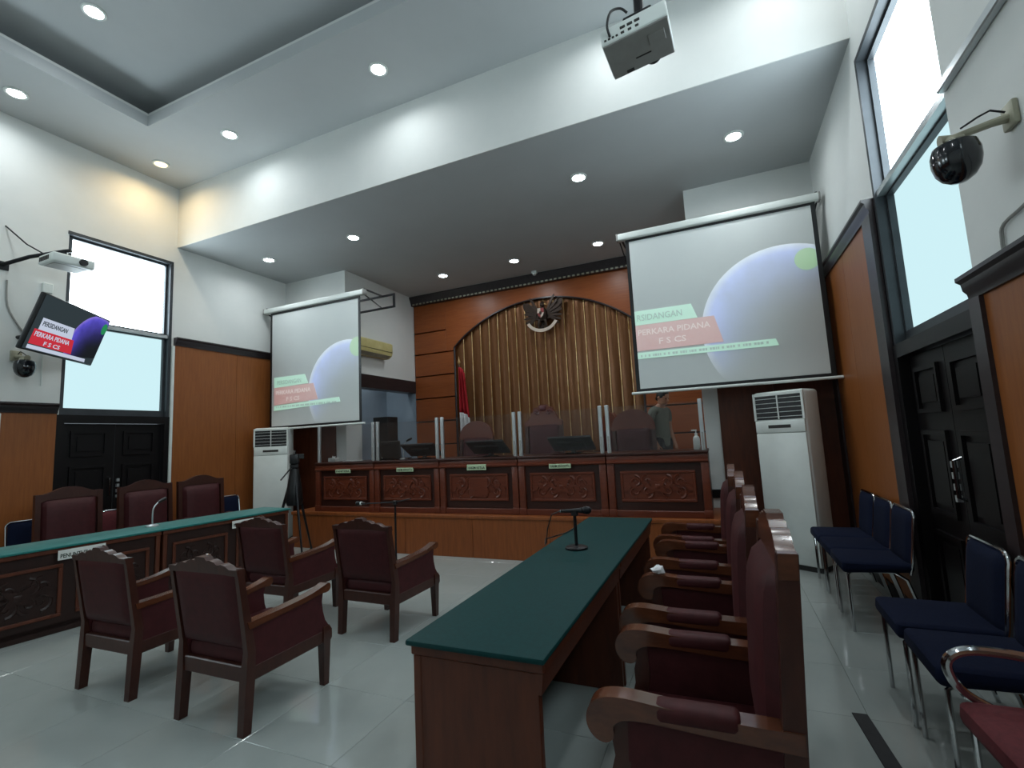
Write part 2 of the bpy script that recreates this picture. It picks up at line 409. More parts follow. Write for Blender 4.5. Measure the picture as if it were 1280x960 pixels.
# dark bead following the arch
MB().tube([(AX0+.01, YW+.01, .6)]+[(p[0], YW+.01, p[1]) for p in [(AX0+.01+(AX1-AX0-.02)*i/N, arch_z(AX0+.01+(AX1-AX0-.02)*i/N)) for i in range(N+1)]]+[(AX1-.01, YW+.01, .6)], .022, 6).build('arch_bead', 'trim_dark', wf)
nsl = 19; sw = (AX1-AX0)/nsl
for i in range(nsl):
    xa = AX0+i*sw; xm = xa+sw/2
    pr = [(-sw/2+.004+(sw-.008)*k/6, .022*math.sin(PI*k/6)) for k in range(7)]
    zt = min(arch_z(xa+.01), arch_z(xa+sw-.01)) if abs(xm-XC) > .05 else ZAP
    zt = max(arch_z(max(AX0, min(AX1, xm-sw/2+.001))), arch_z(max(AX0, min(AX1, xm+sw/2-.001))))+.03
    b = MB(); v = []; f = []
    for dx, dy in pr: v += [(xm+dx, YW+.08-dy, .54), (xm+dx, YW+.08-dy, zt)]
    for k in range(6): f.append((2*k, 2*k+2, 2*k+3, 2*k+1))
    v += [(xm-sw/2+.004, YW+.12, .54), (xm-sw/2+.004, YW+.12, zt), (xm+sw/2-.004, YW+.12, .54), (xm+sw/2-.004, YW+.12, zt)]
    f += [(14, 0, 1, 15), (12, 16, 17, 13), (16, 14, 15, 17)]
    b.add(v, f).build('slat', 'slat_brown', wf)
    if i: MB().tube([(xa, YW+.07, .54), (xa, YW+.07, arch_z(xa)+.02)], .010, 6).build('highlight_strip', 'gold', wf)  # pale strips added in place of highlights on the rounded slats
tr = struct(MB().box(XSL, XSR, YW-.09, YW+.3, 4.47, ZL).build('trim_1', 'trim_dark'), 'dark crown moulding with a beaded edge')
MB().prism([(YW-.14, ZL), (YW-.02, 4.50), (YW-.09, 4.50), (YW-.16, ZL-.02)], 'x', XSL, XSR).build('crown', 'trim_dark', tr)
b = MB(); x = XSL+.05
while x < XSR-.05:
    b.box(x, x+.045, YW-.108, YW-.085, 4.472, 4.503); x += .09
o = b.build('bead_row', 'beige_metal', tr); o['kind'] = 'stuff'

# windows + doors below
def window(n, x, sgn):
    """sgn = +1 : room lies towards +x"""
    t = struct(link('window_%d' % n, None), 'tall frosted window in a dark frame, two panes'); t.location = (x, 0, 0)
    b = MB(); fw = .06
    d0, d1 = (-.15*sgn, -.055*sgn); d0, d1 = min(d0, d1), max(d0, d1)
    b.box(d0, d1, WY0-.01, WY0+fw, WZ0-.02, WZ1+.01); b.box(d0, d1, WY1-fw, WY1+.01, WZ0-.02, WZ1+.01)
    b.box(d0, d1, WY0+fw, WY1-fw, WZ1-fw, WZ1+.01); b.box(d0, d1, WY0+fw, WY1-fw, WZ0-.02, WZ0+.07)
    b.box(d0, d1, WY0+fw, WY1-fw, 3.21, 3.30)
    e0, e1 = min(-.06*sgn, .012*sgn), max(-.06*sgn, .012*sgn)
    b.box(e0, e1, WY1-.03, WY1+.012, WZ0-.02, WZ1+.012); b.box(e0, e1, WY0-.012, WY1-.03, WZ1-.03, WZ1+.012)
    b.build('window_frame', 'frame_dark', t)
    p = -.10*sgn; q0, q1 = min(p, p-.01*sgn), max(p, p-.01*sgn)
    MB().box(q0, q1, WY0+fw, WY1-fw, 3.30, WZ1-fw).build('pane', 'pane_upper', t)
    MB().box(q0, q1, WY0+fw, WY1-fw, WZ0+.07, 3.21).build('pane', 'pane_lower', t)
    MB().box(min(-.054*sgn, .0*sgn), max(-.054*sgn, .0*sgn), WY0, WY1, 3.225, 3.27).build('trunking', 'aluminium', t)
    return t
window(1, XL, 1); window(2, XR, -1)
for i, d in enumerate(REAR):
    for j, (x, sg) in enumerate(((XL, 1), (XR, -1))):
        o = window(3+2*i+j, x, sg); o.location.y = -d
def door(n, x, sgn):
    t = struct(link('door_%d' % n, None), 'dark panelled double door below the window'); t.location = (x, 0, 0)
    def bx(b, a0, a1, *r): return b.box(min(a0*sgn, a1*sgn), max(a0*sgn, a1*sgn), *r)
    b = MB(); bx(b, -.15, .02, WY0-.03, WY0+.05, 0, WZ0-.02); bx(b, -.15, .02, WY1-.05, WY1+.03, 0, WZ0-.02); bx(b, -.15, .02, WY0+.05, WY1-.05, WZ0-.12, WZ0-.02)
    b.build('door_frame', 'wood_black', t)
    ym = (WY0+WY1)/2
    for k in range(2):
        a, c = (WY0+.055, ym-.003) if k == 0 else (ym+.003, WY1-.055)
        lf = bx(MB(), -.09, -.05, a, c, .01, WZ0-.125).build('door_leaf', 'wood_black', t)
        for z0, z1 in ((.16, .74), (.86, 1.42), (1.54, 1.86)):
            b = MB(); o = .09
            for q in ((a+o, c-o, z0, z0+.03), (a+o, c-o, z1-.03, z1), (a+o, a+o+.03, z0+.03, z1-.03), (c-o-.03, c-o, z0+.03, z1-.03)):
                bx(b, -.05, -.028, *q)
            bx(b, -.05, -.036, a+o+.07, c-o-.07, z0+.07, z1-.07)
            b.build('raised_panel', 'wood_black', lf)
        if k == 1:
            b = MB()
            for z in (.98, 1.05, 1.12, 1.19): bx(b, -.05, -.022, a+.03, a+.06, z, z+.04)
            b.build('bolt_plate', 'aluminium', lf)
    b = MB(); b.tube([((-.05)*sgn, ym-.06, 1.0), ((-.0)*sgn, ym-.06, 1.02), ((-.0)*sgn, ym-.06, 1.24), ((-.05)*sgn, ym-.06, 1.26)], .011, 8)
    b.build('door_handle', 'chrome', t)
door(1, XL, 1); door(2, XR, -1)

# timber wainscot: tall beyond the windows, lower on the near side
def wains(n, x, sgn, y0, y1, ztop, post_at, npan):
    def bx(b, a0, a1, *r): return b.box(min(a0*sgn, a1*sgn)+x, max(a0*sgn, a1*sgn)+x, *r)
    t = struct(bx(MB(), 0, .012, y0, y1, 0, ztop).build('trim_%d' % n, 'wood_black'), 'orange-brown timber wainscot with a dark moulded cap')
    w = (y1-y0)/npan
    for i in range(npan):
        bx(MB(), .012, .03, y0+i*w+.002, y0+(i+1)*w-.002, .1, ztop-.05).build('panel', 'wood_orange', t)
    pf = [(.0, -.05), (.045, -.05), (.05, -.02), (.065, 0), (.07, .035), (.09, .05), (.09, .07), (0, .07)]
    MB().prism([(x+sgn*p, ztop+q) for p, q in pf], 'y', y0, y1).build('cap_moulding', 'trim_dark', t)
    bx(MB(), .03, .045, y0, y1, 0, .1).build('skirting', 'wood_black', t)
    for a, c in post_at:
        bx(MB(), .0, .05, a, c, 0, ztop-.05).build('post', 'trim_dark', t)
wains(2, XL, 1, WY1+.05, YS, 3.18, [], 2)
struct(MB().box(XL, XL+.04, WY1+.015, WY1+.05, 0, 3.12).build('trim_8', 'white_plastic'), 'thin white vertical edge strip beside the dark door')
wains(3, XR, -1, WY1+.03, YS, 3.18, [(WY1+.03, WY1+.24), (6.28, YS)], 2)
wains(4, XL, 1, YR, WY0-.03, 2.12, [], 6)
wains(5, XR, -1, YR, WY0-.03, 2.14, [(WY0-.14, WY0-.03)], 6)
def stubwood(n, xa, xb):
    t = struct(MB().box(xa, xb, YS-.03, YS, 0, 3.16).build('trim_%d' % n, 'wood_table'), 'brown timber panelling on the stub wall')
    w = (xb-xa)/2
    for i in range(2): MB().box(xa+i*w+.003, xa+(i+1)*w-.003, YS-.045, YS-.03, .1, 3.10).build('panel', 'wood_table', t)
stubwood(6, XL+.05, -6.17); stubwood(7, 0.0, XR-.05)
struct(MB().box(XSR+.005, 0.0, YS-.03, YS, .66, .76).build('baseboard_right', 'wood_black'), 'dark skirting strip')

# ================================================================== PODIUM
pd = struct(MB().box(-6.24, .10, YP+.03, YS, 0, ZP-.05).box(XSL+.01, XSR-.01, YS, YW-.01, 0, ZP-.05).build('podium', 'wood_table_dark'), 'raised timber podium under the judges bench')
MB().rbox(-6.26, .12, YP-.015, YS-.002, ZP-.05, ZP, .01, 2).box(XSL+.01, XSR-.01, YS-.002, YW-.01, ZP-.05, ZP).build('podium_top', 'wood_podium', pd)
npn = 6; w = 6.34/npn
for i in range(npn):
    MB().rbox(-6.24+i*w+.002, -6.24+(i+1)*w-.002, YP, YP+.03, .0, ZP-.05, .003, 1).build('panel', 'wood_podium', pd)

# ================================================================== DOWNLIGHTS
def downlight(x, y, z, label, warm=False, power=None):
    t = thing('downlight', label, 'downlight', (x, y, z), 0, 'recessed ceiling downlights')
    MB().lathe([(.105, 0), (.105, -.008), (.095, -.014), (.078, -.012), (.074, 0.0)], 20).build('trim_ring', 'white_plastic', t)
    MB().lathe([(.074, -.010), (.074, -.004)], 20).build('lens', 'lamp_warm' if warm else 'lamp_cool', t)
    ld = bpy.data.lights.new('lamp', 'AREA'); ld.shape = 'DISK'; ld.size = .13; ld.energy = power or LAMP_W
    ld.spread = math.radians(160); ld.color = (1, .72, .38) if warm else (.93, .98, 1.0)
    o = link('lamp', ld, t); o.location = (0, 0, -.02)
    return t
for x, lb in ((-6.65, 'beside the wall with the wall-mounted television'), (-4.86, 'above the leftmost judge desk row start'), (-1.33, 'behind the bulkhead near the larger screen'), (.41, 'above the large projection screen corner')):
    downlight(x, 5.5, ZL, 'round white downlight in the lower ceiling ' + {-6.65: 'beside the tall timber wainscot', -4.86: 'in front of the smaller screen end', -1.33: 'in front of the larger screen inner end', .41: 'over the larger screen outer half'}[x])
for x, lb in ((-4.6, 'at the passage end of the dark crown moulding'), (-3.12, 'over the eagle emblem'), (-1.6, 'between the emblem and the larger screen')):
    downlight(x, 7.65, ZL, 'white downlight close to the timber wall, ' + lb)
MAINL = [(-6.92, 3.94, ZC, 'warm yellowish downlight in the ceiling corner by the window', True),
         (-5.5, 3.94, ZC, 'round downlight on the ceiling margin next to the warm one', False),
         (-3.09, 3.92, ZC, 'round downlight on the ceiling margin above the bulkhead middle', False),
         (-.63, 3.94, ZC, 'round downlight on the ceiling margin behind the hanging projector', False),
         (.78, 3.94, ZC, 'round downlight in the ceiling corner above the frosted window and door', False),
         (-6.87, 2.4, ZC, 'round downlight on the ceiling margin along the television wall', False),
         (.70, 2.0, ZC, 'round downlight on the ceiling margin above the row of blue chairs', False),
         (-5.39, 2.4, ZC+.36, 'round downlight inside the raised ceiling coffer near its corner', False),
         (-3.07, 1.2, ZC+.36, 'round downlight in the middle of the raised ceiling coffer', False)]
for x, y, z, lb, wm in MAINL: downlight(x, y, z, lb, wm, LAMP_W*(1.3 if wm else 1))
downlight(-5.4, -.6, ZC+.36, 'round downlight in the rear half of the raised coffer, television side')
downlight(-.7, -.6, ZC+.36, 'round downlight in the rear half of the raised coffer, door side')
downlight(-6.43, 7.6, 3.4, 'added unseen downlight brightening the side passage beside the stage', power=2)  # out-of-view lamp added only to brighten the passage walls

# ================================================================== JUDGES' DESKS
def spiral(cx, cz, r0, turns, a0, sgn, y, n=22):
    return [(cx+sgn*r0*(1-.82*k/n)*math.cos(a0+2*PI*turns*k/n), y, cz+r0*(1-.82*k/n)*math.sin(a0+2*PI*turns*k/n)) for k in range(n+1)]
def carving(b, w, h, cz, y, blank):
    r = h*.26
    for sx in (-1, 1):
        for i, fx in enumerate((.30, .68)):
            for sz in (-1, 1):
                cx = sx*w*fx; z = cz+sz*h*.22
                pts = spiral(cx, z, r, 1.3, PI/2*sz, sx*(1 if i else -1), y)
                b.tube(pts, [.016*(1-.5*k/len(pts)) for k in range(len(pts))], 5)
        for i in range(2 if blank else 0, 5):       # leaves
            fx = .16+.2*i; a = (.7 if i % 2 else -.7)
            lf = [(.0, -.02), (.035, 0), (.0, .02), (-.03, .012), (-.05, 0), (-.03, -.012)]
            ca, sa = math.cos(a), math.sin(a)
            b.prism([(sx*(w*fx)+(p*ca-q*sa)*sx*1.5, cz+(p*sa+q*ca)*1.5+(.08 if i % 2 else -.08)*h) for p, q in lf], 'y', y-.012, y+.004)
    if blank:
        b.rbox(-.14, .14, y-.012, y+.006, cz-h*.46, cz+h*.46, .006, 1)
    else:
        st = [((.15 if k % 2 else .05)*math.cos(PI/4*k), cz+(.12 if k % 2 else .045)*math.sin(PI/4*k)) for k in range(8)]
        b.prism(st, 'y', y-.018, y+.004); b.rbox(-.03, .03, y-.024, y, cz-.03, cz+.03, .012, 2)
def judge_desk(xc, w, label, plate, blank=False, ph=.05):
    t = thing('judge_desk', label, 'desk', (xc, 5.70, ZP), 0, 'carved judges desks on the podium')
    H = .735; h = w/2-.003
    MB().rbox(-h, h, -.03, .62, H-.035, H, .008, 2).build('desktop', 'wood_desk_dark', t)
    MB().rbox(-h+.004, h-.004, -.012, .03, H-.13, H-.036, .006, 2).build('apron', 'wood_desk', t)
    MB().prism([(-.012, H-.13), (-.03, H-.115), (-.03, H-.10), (-.012, H-.09)], 'x', -h+.004, h-.004).build('apron_moulding', 'wood_desk', t)
    for s in (-1, 1):
        xa, xb = sorted((s*(h-.004), s*(h-.085)))
        st = MB().rbox(xa, xb, -.012, .03, .0, H-.13, .006, 2).build('stile', 'wood_desk', t)
        MB().rbox(xa-.006, xb+.006, -.022, .0, 0, .09, .006, 2).build('plinth_block', 'wood_desk', st)
        MB().box(*sorted((s*(h-.006), s*(h-.03))), .03, .58, .02, H-.04).build('side_panel', 'wood_desk_dark', t)
    MB().rbox(-h+.085, h-.085, -.008, .03, .0, .075, .006, 1).build('base_rail', 'wood_desk', t)
    MB().box(-h+.08, h-.08, .022, .035, .07, H-.125).build('back_panel', 'wood_desk_dark', t)
    fw, z0, z1 = h-.15, .17, .52
    fr = MB()
    for q in ((-fw, fw, z0, z0+.03), (-fw, fw, z1-.03, z1), (-fw, -fw+.03, z0+.03, z1-.03), (fw-.03, fw, z0+.03, z1-.03)):
        fr.rbox(q[0], q[1], .0, .024, q[2], q[3], .006, 1)
    fr.build('moulding_frame', 'wood_desk', t)
    c = MB().box(-fw+.03, fw-.03, .012, .024, z0+.03, z1-.03).build('carved_panel', 'wood_desk', t)
    b = MB(); carving(b, fw-.05, z1-z0-.08, (z0+z1)/2, .012, blank)
    b.build('carving', 'wood_desk', c)
    if plate:
        p = MB().rbox(-.14, .14, -.034, -.014, .572, .572+ph, .003, 1).build('name_plate', 'plate_green', t)
        text_mesh('lettering', plate, .045, 'ink', p, TR(-.125, -.0348, .572+ph*.22) @ RX90, bold=.0006, width=.25)
DX = [-5.83, -4.695, -3.585, -2.415, -1.28, -.15]
dl = ['carved judge desk with a one-word name plate, beside the tripod', 'carved judge desk with a pale name plate and a laptop on it',
      'carved judge desk with the taller HAKIM KETUA plate and plain square in its carving', 'carved judge desk with a name plate, below the crowned red chair',
      'carved judge desk without a name plate, below the standing person']
pl = ['PANITERA', 'HAKIM ANGGOTA', 'HAKIM KETUA', 'HAKIM ANGGOTA', None]
for i in range(5):
    judge_desk((DX[i]+DX[i+1])/2, DX[i+1]-DX[i], dl[i], pl[i], i in (2,), .075 if i == 2 else .055)
# acrylic guards
gl = ['over the desk beside the tripod', 'over the laptop desk', 'over the HAKIM KETUA desk', 'in front of the crowned red chair', 'in front of the standing person']
for i in range(5):
    x0, x1 = DX[i]+.02, DX[i+1]-.02
    t = thing('acrylic_guard', 'clear acrylic guard with two aluminium posts ' + gl[i], 'acrylic guard', ((x0+x1)/2, 5.735, ZP+.735), 0, 'acrylic guards on the judges desks')
    h = (x1-x0)/2
    for s in (-1, 1):
        p = MB().rbox(s*(h-.022)-.022, s*(h-.022)+.022, -.02, .02, 0, .57, .005, 1).build('post', 'aluminium', t)
        MB().rbox(s*(h-.022)-.008, s*(h-.022)+.008, -.024, -.018, 0, .2, .002, 1).build('clamp', 'grey_plastic', p)
    MB().box(-h+.044, h-.044, -.003, .003, .015, .545).build('sheet', 'acrylic', t)

# things on the desks
ZD = ZP+.735
def monitor(x, label, w=.56):
    t = thing('monitor', label, 'monitor', (x, 6.02, ZD), 0, 'black monitors on the judges desks')
    MB().lathe([(.11, 0), (.11, .008), (.03, .016), (.02, .018)], 20).build('base', 'black_plastic', t)
    MB().rbox(-.03, .03, -.02, .02, .012, .09, .006, 1).build('stand', 'black_plastic', t)
    m = TR(0, -.02, .10) @ Matrix.Rotation(math.radians(58), 4, 'X')
    b = MB(); b.rbox(-w/2, w/2, -.02, .012, -.10, .22, .008, 2, m); b.rbox(-w/2+.1, w/2-.1, -.045, -.018, -.05, .14, .02, 2, m)
    b.build('housing', 'black_plastic', t)
monitor(-4.03, 'black desk monitor tilted far back, beside the laptop')
monitor(-2.95, 'black desk monitor tilted far back behind the HAKIM KETUA plate')
monitor(-1.76, 'black desk monitor tilted far back, in front of the turned judge chair')
t = thing('laptop', 'open dark laptop, lid seen from behind, on a judge desk', 'laptop', (-4.62, 5.98, ZD))
MB().rbox(-.2, .2, .0, .27, 0, .018, .005, 1).build('base', 'black_plastic', t)
MB().rbox(-.21, .21, -.008, .006, 0, .27, .005, 1, TR(0, .0, .012) @ Matrix.Rotation(math.radians(8), 4, 'X')).build('lid', 'socket_dark', t)
MB().rbox(-.165, -.135, -.012, -.004, .02, .05, .004, 1).build('sticker', 'white_plastic', t)
def goose(x, y, z, label, h=.28, rz=0, white=True):
    t = thing('desk_microphone', label, 'microphone', (x, y, z), rz)
    MB().lathe([(.06, 0), (.06, .012), (.045, .022), (.012, .028)], 18).build('base', 'aluminium' if white else 'black_plastic', t)
    MB().tube(smooth_path([(0, 0, .02), (0, .0, h*.6), (.02, 0, h*.82), (.06, 0, h*.96)]), .007, 8).build('gooseneck', 'aluminium' if white else 'black_metal', t)
    MB().tube([(.055, 0, h*.95), (.10, 0, h*1.02), (.145, 0, h*1.08)], [.012, .018, .016], 10).build('capsule', 'black_plastic', t)
    return t
goose(-4.34, 5.93, ZD, 'small gooseneck microphone beside the open laptop')
t = thing('sanitizer_bottle', 'white pump bottle at the end of the judges desks', 'bottle', (-.268, 5.93, ZD))
MB().lathe([(.034, 0), (.038, .01), (.038, .12), (.03, .145), (.014, .16)], 18).build('body', 'white_plastic', t)
MB().lathe([(.016, .158), (.016, .185), (.006, .19), (.006, .215)], 12).build('collar', 'white_plastic', t)
MB().rbox(-.05, .012, -.009, .009, .212, .228, .004, 1).build('pump_head', 'white_plastic', t)
t = thing('paper_stack', 'loose white paper lying on the desk beside the tripod', 'paper', (-5.3, 5.93, ZD))
for k in range(3):
    MB().rbox(-.12, .12, -.09, .09, .004*k, .004*k+.003, .001, 1, Matrix.Rotation(.12*k, 4, 'Z')).build('sheet', 'paper', t)
t = thing('tissue_box', 'small white box on the end of the first judge desk', 'box', (-5.66, 5.9, ZD))
MB().rbox(-.07, .07, -.05, .05, 0, .06, .006, 1).build('carton', 'paper', t)
MB().prism([(-.03, .055), (.03, .055), (.04, .09), (.0, .075), (-.02, .095)], 'y', -.004, .004).build('tissue', 'flag_white', t)
tag(MB().rbox(-5.74, -5.42, 6.95, 7.25, ZP, 2.0, .012, 2).build('equipment_cabinet', 'black_plastic'), 'tall plain black cabinet at the passage opening beside the bench', 'cabinet')

# ================================================================== CHAIRS
def chaikin(p, it=2):
    for _ in range(it):
        q = []
        for i in range(len(p)):
            a, b = p[i], p[(i+1) % len(p)]
            q += [(a[0]*.75+b[0]*.25, a[1]*.75+b[1]*.25), (a[0]*.25+b[0]*.75, a[1]*.25+b[1]*.75)]
        p = q
    return p
def rake(k, z0): return lambda x, y, z: (x, y-max(0, z-z0)*k, z)
def low_armchair(label, loc, rz=0):
    t = thing('armchair', label, 'armchair', loc, rz, 'low armchairs facing the bench')
    K = .17
    for s in (-1, 1):
        MB().loft([(s*.262, -.29, 0, .046, .05), (s*.262, -.275, .28, .052, .056), (s*.27, -.27, .42, .036, .05), (s*.274, -.27-.17*.45, .868, .026, .036)]).build('rear_leg', 'wood_chair', t)
        MB().loft([(s*.262, .275, 0, .040, .040), (s*.262, .275, .26, .054, .056), (s*.262, .275, .28, .066, .07), (s*.262, .275, .33, .066, .07), (s*.262, .27, .36, .05, .05)]).build('front_leg', 'wood_chair', t)
        a = MB().prism(chaikin([(-.30, .577), (-.30, .577), (-.1, .58), (.12, .592), (.22, .611), (.28, .627), (.30, .615), (.30, .583), (.27, .568), (.22, .575), (.1, .56), (-.1, .548), (-.29, .54), (-.29, .54)], 1), 'x', s*.262-.033, s*.262+.033)
        a.build('armrest', 'wood_arm', t)
        MB().prism([(-.26, .28), (.29, .28), (.29, .36), (.262, .40), (.243, .46), (.235, .52), (.245, .575), (.1, .565), (-.1, .553), (-.285, .545)], 'x', s*.262-.022, s*.262+.022).build('side_panel', 'leather', t)
    b = MB().rbox(-.24, .24, -.295, -.255, .26, .345, .006, 1).rbox(-.24, .24, .25, .295, .26, .345, .006, 1)
    b.rbox(-.285, -.24, -.25, .25, .26, .34, .006, 1).rbox(.24, .285, -.25, .25, .26, .34, .006, 1)
    b.build('seat_rail', 'wood_chair', t)
    MB().rbox(-.24, .24, -.27, .285, .33, .435, .035, 3).build('seat', 'leather', t)
    bk = MB().pillow(-.262, .262, .43, .866, -.275, .045, .026, 12, 8).warp(rake(K, .42)).build('backrest', 'leather', t)
    half = [(0, .928), (.035, .928), (.05, .908), (.075, .912), (.11, .902), (.13, .888), (.165, .894), (.20, .884), (.225, .868), (.288, .868), (.288, .835)]
    poly = half+[(-x, z) for x, z in half[::-1]][:-1]
    poly = half + [(-x, z) for x, z in reversed(half[1:])]
    MB().prism(poly, 'y', -.292, -.245).warp(rake(K, .42)).build('crest_rail', 'wood_chair', t)
    b = MB()
    for s in (-1, 1): b.tube([(p[0], -.245, p[2]) for p in spiral(s*.09, .885, .016, 1.1, 0, s, 0, 10)], .006, 5)
    b.rbox(-.022, .022, -.252, -.236, .90, .935, .008, 2)
    b.warp(rake(K, .42)).build('crest_carving', 'wood_arm', t)
    return t
a0 = low_armchair('low maroon leather armchair with carved crest, behind it only open floor, next to the long green table', (-2.735, 2.21, 0), 0)
copytree(a0, (-3.79, 2.23, 0), .02, 'low maroon leather armchair with light streaks on its arms, beside the table with paper signs')
copytree(a0, (-2.70, 3.46, 0), -.02, 'low maroon leather armchair with the microphone stand just behind its back')
copytree(a0, (-3.77, 3.40, 0), .0, 'low maroon leather armchair between the tripod and the other low armchairs')
for o, lb in zip([o for o in COL.objects if o.name.startswith('armchair')], [
    'low maroon leather armchair nearest the free end of the dark green table',
    'low maroon leather armchair in the row away from the podium, beside the sign table',
    'low maroon leather armchair facing the podium, microphone stand rising behind its back corner',
    'low maroon leather armchair near the podium, between the sign table and the microphone stand armchair']): o['label'] = lb

def high_armchair(name, label, loc, rz, group, crest='carved'):
    t = thing(name, label, 'armchair', loc, rz, group)
    K = .06
    for s in (-1, 1):
        MB().loft([(s*.27, -.30, 0, .045, .05), (s*.27, -.27, .3, .05, .06), (s*.27, -.25, .45, .05, .06), (s*.27, -.25-.06*.69, 1.14, .045, .055)]).build('rear_leg', 'wood_chair', t)
        MB().loft([(s*.265, .23, 0, .04, .04), (s*.265, .22, .15, .045, .045), (s*.265, .23, .28, .06, .065), (s*.265, .235, .42, .055, .06), (s*.265, .21, .52, .045, .05), (s*.265, .22, .64, .045, .06)]).build('front_leg', 'wood_chair', t)
        MB().prism(chaikin([(-.285, .670), (-.285, .67), (-.05, .674), (.1, .688), (.2, .698), (.27, .692), (.31, .66), (.32, .61), (.295, .568), (.255, .557), (.228, .58), (.238, .61), (.2, .636), (.1, .636), (-.05, .626), (-.285, .616), (-.285, .616)]), 'x', s*.268-.034, s*.268+.034).build('armrest', 'wood_arm', t)
        MB().rbox(s*.268-.037, s*.268+.037, -.13, .11, .636, .692, .02, 3).build('arm_pad', 'leather', t)
        MB().prism([(-.24, .3), (.20, .3), (.215, .42), (.195, .5), (.19, .63), (-.24, .625)], 'x', s*.268-.02, s*.268+.02).build('side_panel', 'leather', t)
    b = MB().rbox(-.245, .245, .20, .255, .29, .39, .006, 1).rbox(-.245, .245, -.285, -.235, .29, .39, .006, 1)
    b.rbox(-.292, -.245, -.24, .21, .29, .37, .006, 1).rbox(.245, .292, -.24, .21, .29, .37, .006, 1)
    b.build('seat_rail', 'wood_chair', t)
    MB().rbox(-.243, .243, -.225, .262, .365, .475, .04, 3).build('seat', 'leather', t)
    MB().pillow(-.243, .243, .47, 1.10, -.25, .085, .02, 14, 5).warp(rake(K, .45)).build('backrest', 'leather', t)
    if crest == 'carved':
        half = [(0, 1.215), (.045, 1.215), (.06, 1.198), (.10, 1.20), (.12, 1.183), (.16, 1.186), (.2, 1.168), (.24, 1.145), (.294, 1.142), (.294, 1.07), (.245, 1.07), (.2, 1.09)]
    else:
        half = [(0, 1.215), (.05, 1.212), (.1, 1.198), (.15, 1.175), (.19, 1.158), (.23, 1.15), (.294, 1.152), (.294, 1.07), (.245, 1.07), (.2, 1.09)]
    poly = half + [(-x, z) for x, z in reversed(half[1:])]
    MB().prism(poly, 'y', -.275, -.225).warp(rake(K, .45)).build('crest_rail', 'wood_arm' if crest == 'carved' else 'wood_chair', t)
    return t
rows = [(-.16, 1.86, .03, 'high-backed maroon armchair with scrolled arms, farthest in its row from the judges desks'),
        (-.20, 2.65, .0, 'high-backed maroon armchair behind the dark green table, second farthest from the judges desks'),
        (-.215, 3.55, .0, 'high-backed maroon armchair behind the dark green table, second nearest the judges desks'),
        (-.25, 4.27, .0, 'high-backed maroon armchair behind the long green table, nearest the podium in its row')]
h0 = None
for x, y, dr, lb in rows:
    if h0 is None: h0 = high_armchair('high_back_armchair', lb, (x, y, 0), PI/2+dr, 'high-backed armchairs along the long green table')
    else: copytree(h0, (x, y, 0), PI/2+dr, lb)
g0 = high_armchair('high_back_armchair', 'high-backed maroon armchair at the sign table, beside a single blue chair and the timber wainscot', (-6.36, 2.97, 0), -PI/2-.05, 'high-backed armchairs at the sign table', 'arch')
copytree(g0, (-6.33, 3.72, 0), -PI/2-.05, 'high-backed maroon armchair behind the desk microphone, in front of the dark door')
copytree(g0, (-6.29, 4.37, 0), -PI/2-.1, 'high-backed maroon armchair at the sign table in front of the tall timber wainscot')

def judge_chair(label, loc, rz, H, crown=True):
    t = thing('judge_chair', label, 'judge chair', loc, rz, 'tall judges chairs behind the bench')
    for s in (-1, 1):
        MB().loft([(s*.28, -.28, 0, .05, .06), (s*.28, -.27, .45, .055, .065), (s*.28, -.33, H*.8, .05, .06)]).build('rear_leg', 'wood_chair', t)
        MB().loft([(s*.28, .24, 0, .05, .05), (s*.28, .24, .4, .06, .06), (s*.28, .22, .68, .05, .05)]).build('front_leg', 'wood_chair', t)
        MB().prism([(-.28, .70), (.1, .715), (.24, .72), (.29, .69), (.28, .64), (.2, .66), (-.28, .65)], 'x', s*.28-.035, s*.28+.035).build('armrest', 'wood_arm', t)
    MB().rbox(-.26, .26, -.26, .27, .34, .5, .04, 3).build('seat', 'leather_red' if crown else 'leather', t)
    MB().pillow(-.255, .255, .48, H*.8, -.28, .08, .03, 14, 5).warp(rake(.06, .45)).build('backrest', 'leather', t)
    n = 14
    if crown:
        half = [(0, H), (.06, H-.005), (.09, H-.04), (.15, H-.05), (.17, H-.1), (.2, H-.15), (.24, H*.8+.06), (.305, H*.8+.03), (.305, H*.8-.04)]
        poly = half + [(-x, z) for x, z in reversed(half[1:])]
    else:
        poly = [(.305*math.cos(PI*k/n), H*.8+(H*.2)*math.sin(PI*k/n)) for k in range(n+1)]
        poly = [(.305, H*.8-.04)]+poly+[(-.305, H*.8-.04)]
    c = MB().prism(poly, 'y', -.30, -.25).warp(rake(.06, .45)).build('crest', 'wood_desk', t)
    if crown:
        b = MB()
        for s in (-1, 1):
            b.tube([(p[0], -.245, p[2]) for p in spiral(s*.1, H-.13, .05, 1.2, 0, s, 0, 14)], .011, 5)
        b.rbox(-.05, .05, -.26, -.235, H-.1, H-.02, .02, 2)
        b.warp(rake(.06, .45)).build('crest_carving', 'leather_red', c)
    return t
judge_chair('maroon judge chair with a rounded top beside the red and white flag', (-3.69, 6.72, ZP), PI, 1.28, False)
judge_chair('tallest judge chair with a carved red crown, behind the desks', (-2.51, 6.72, ZP), PI, 1.47, True)
judge_chair('rounded judge chair turned sideways behind the tilted monitor', (-1.86, 7.45, ZP), PI-.9, 1.30, False)
judge_chair('maroon judge chair with a rounded top beside the standing person', (-1.15, 6.72, ZP), PI, 1.30, False)

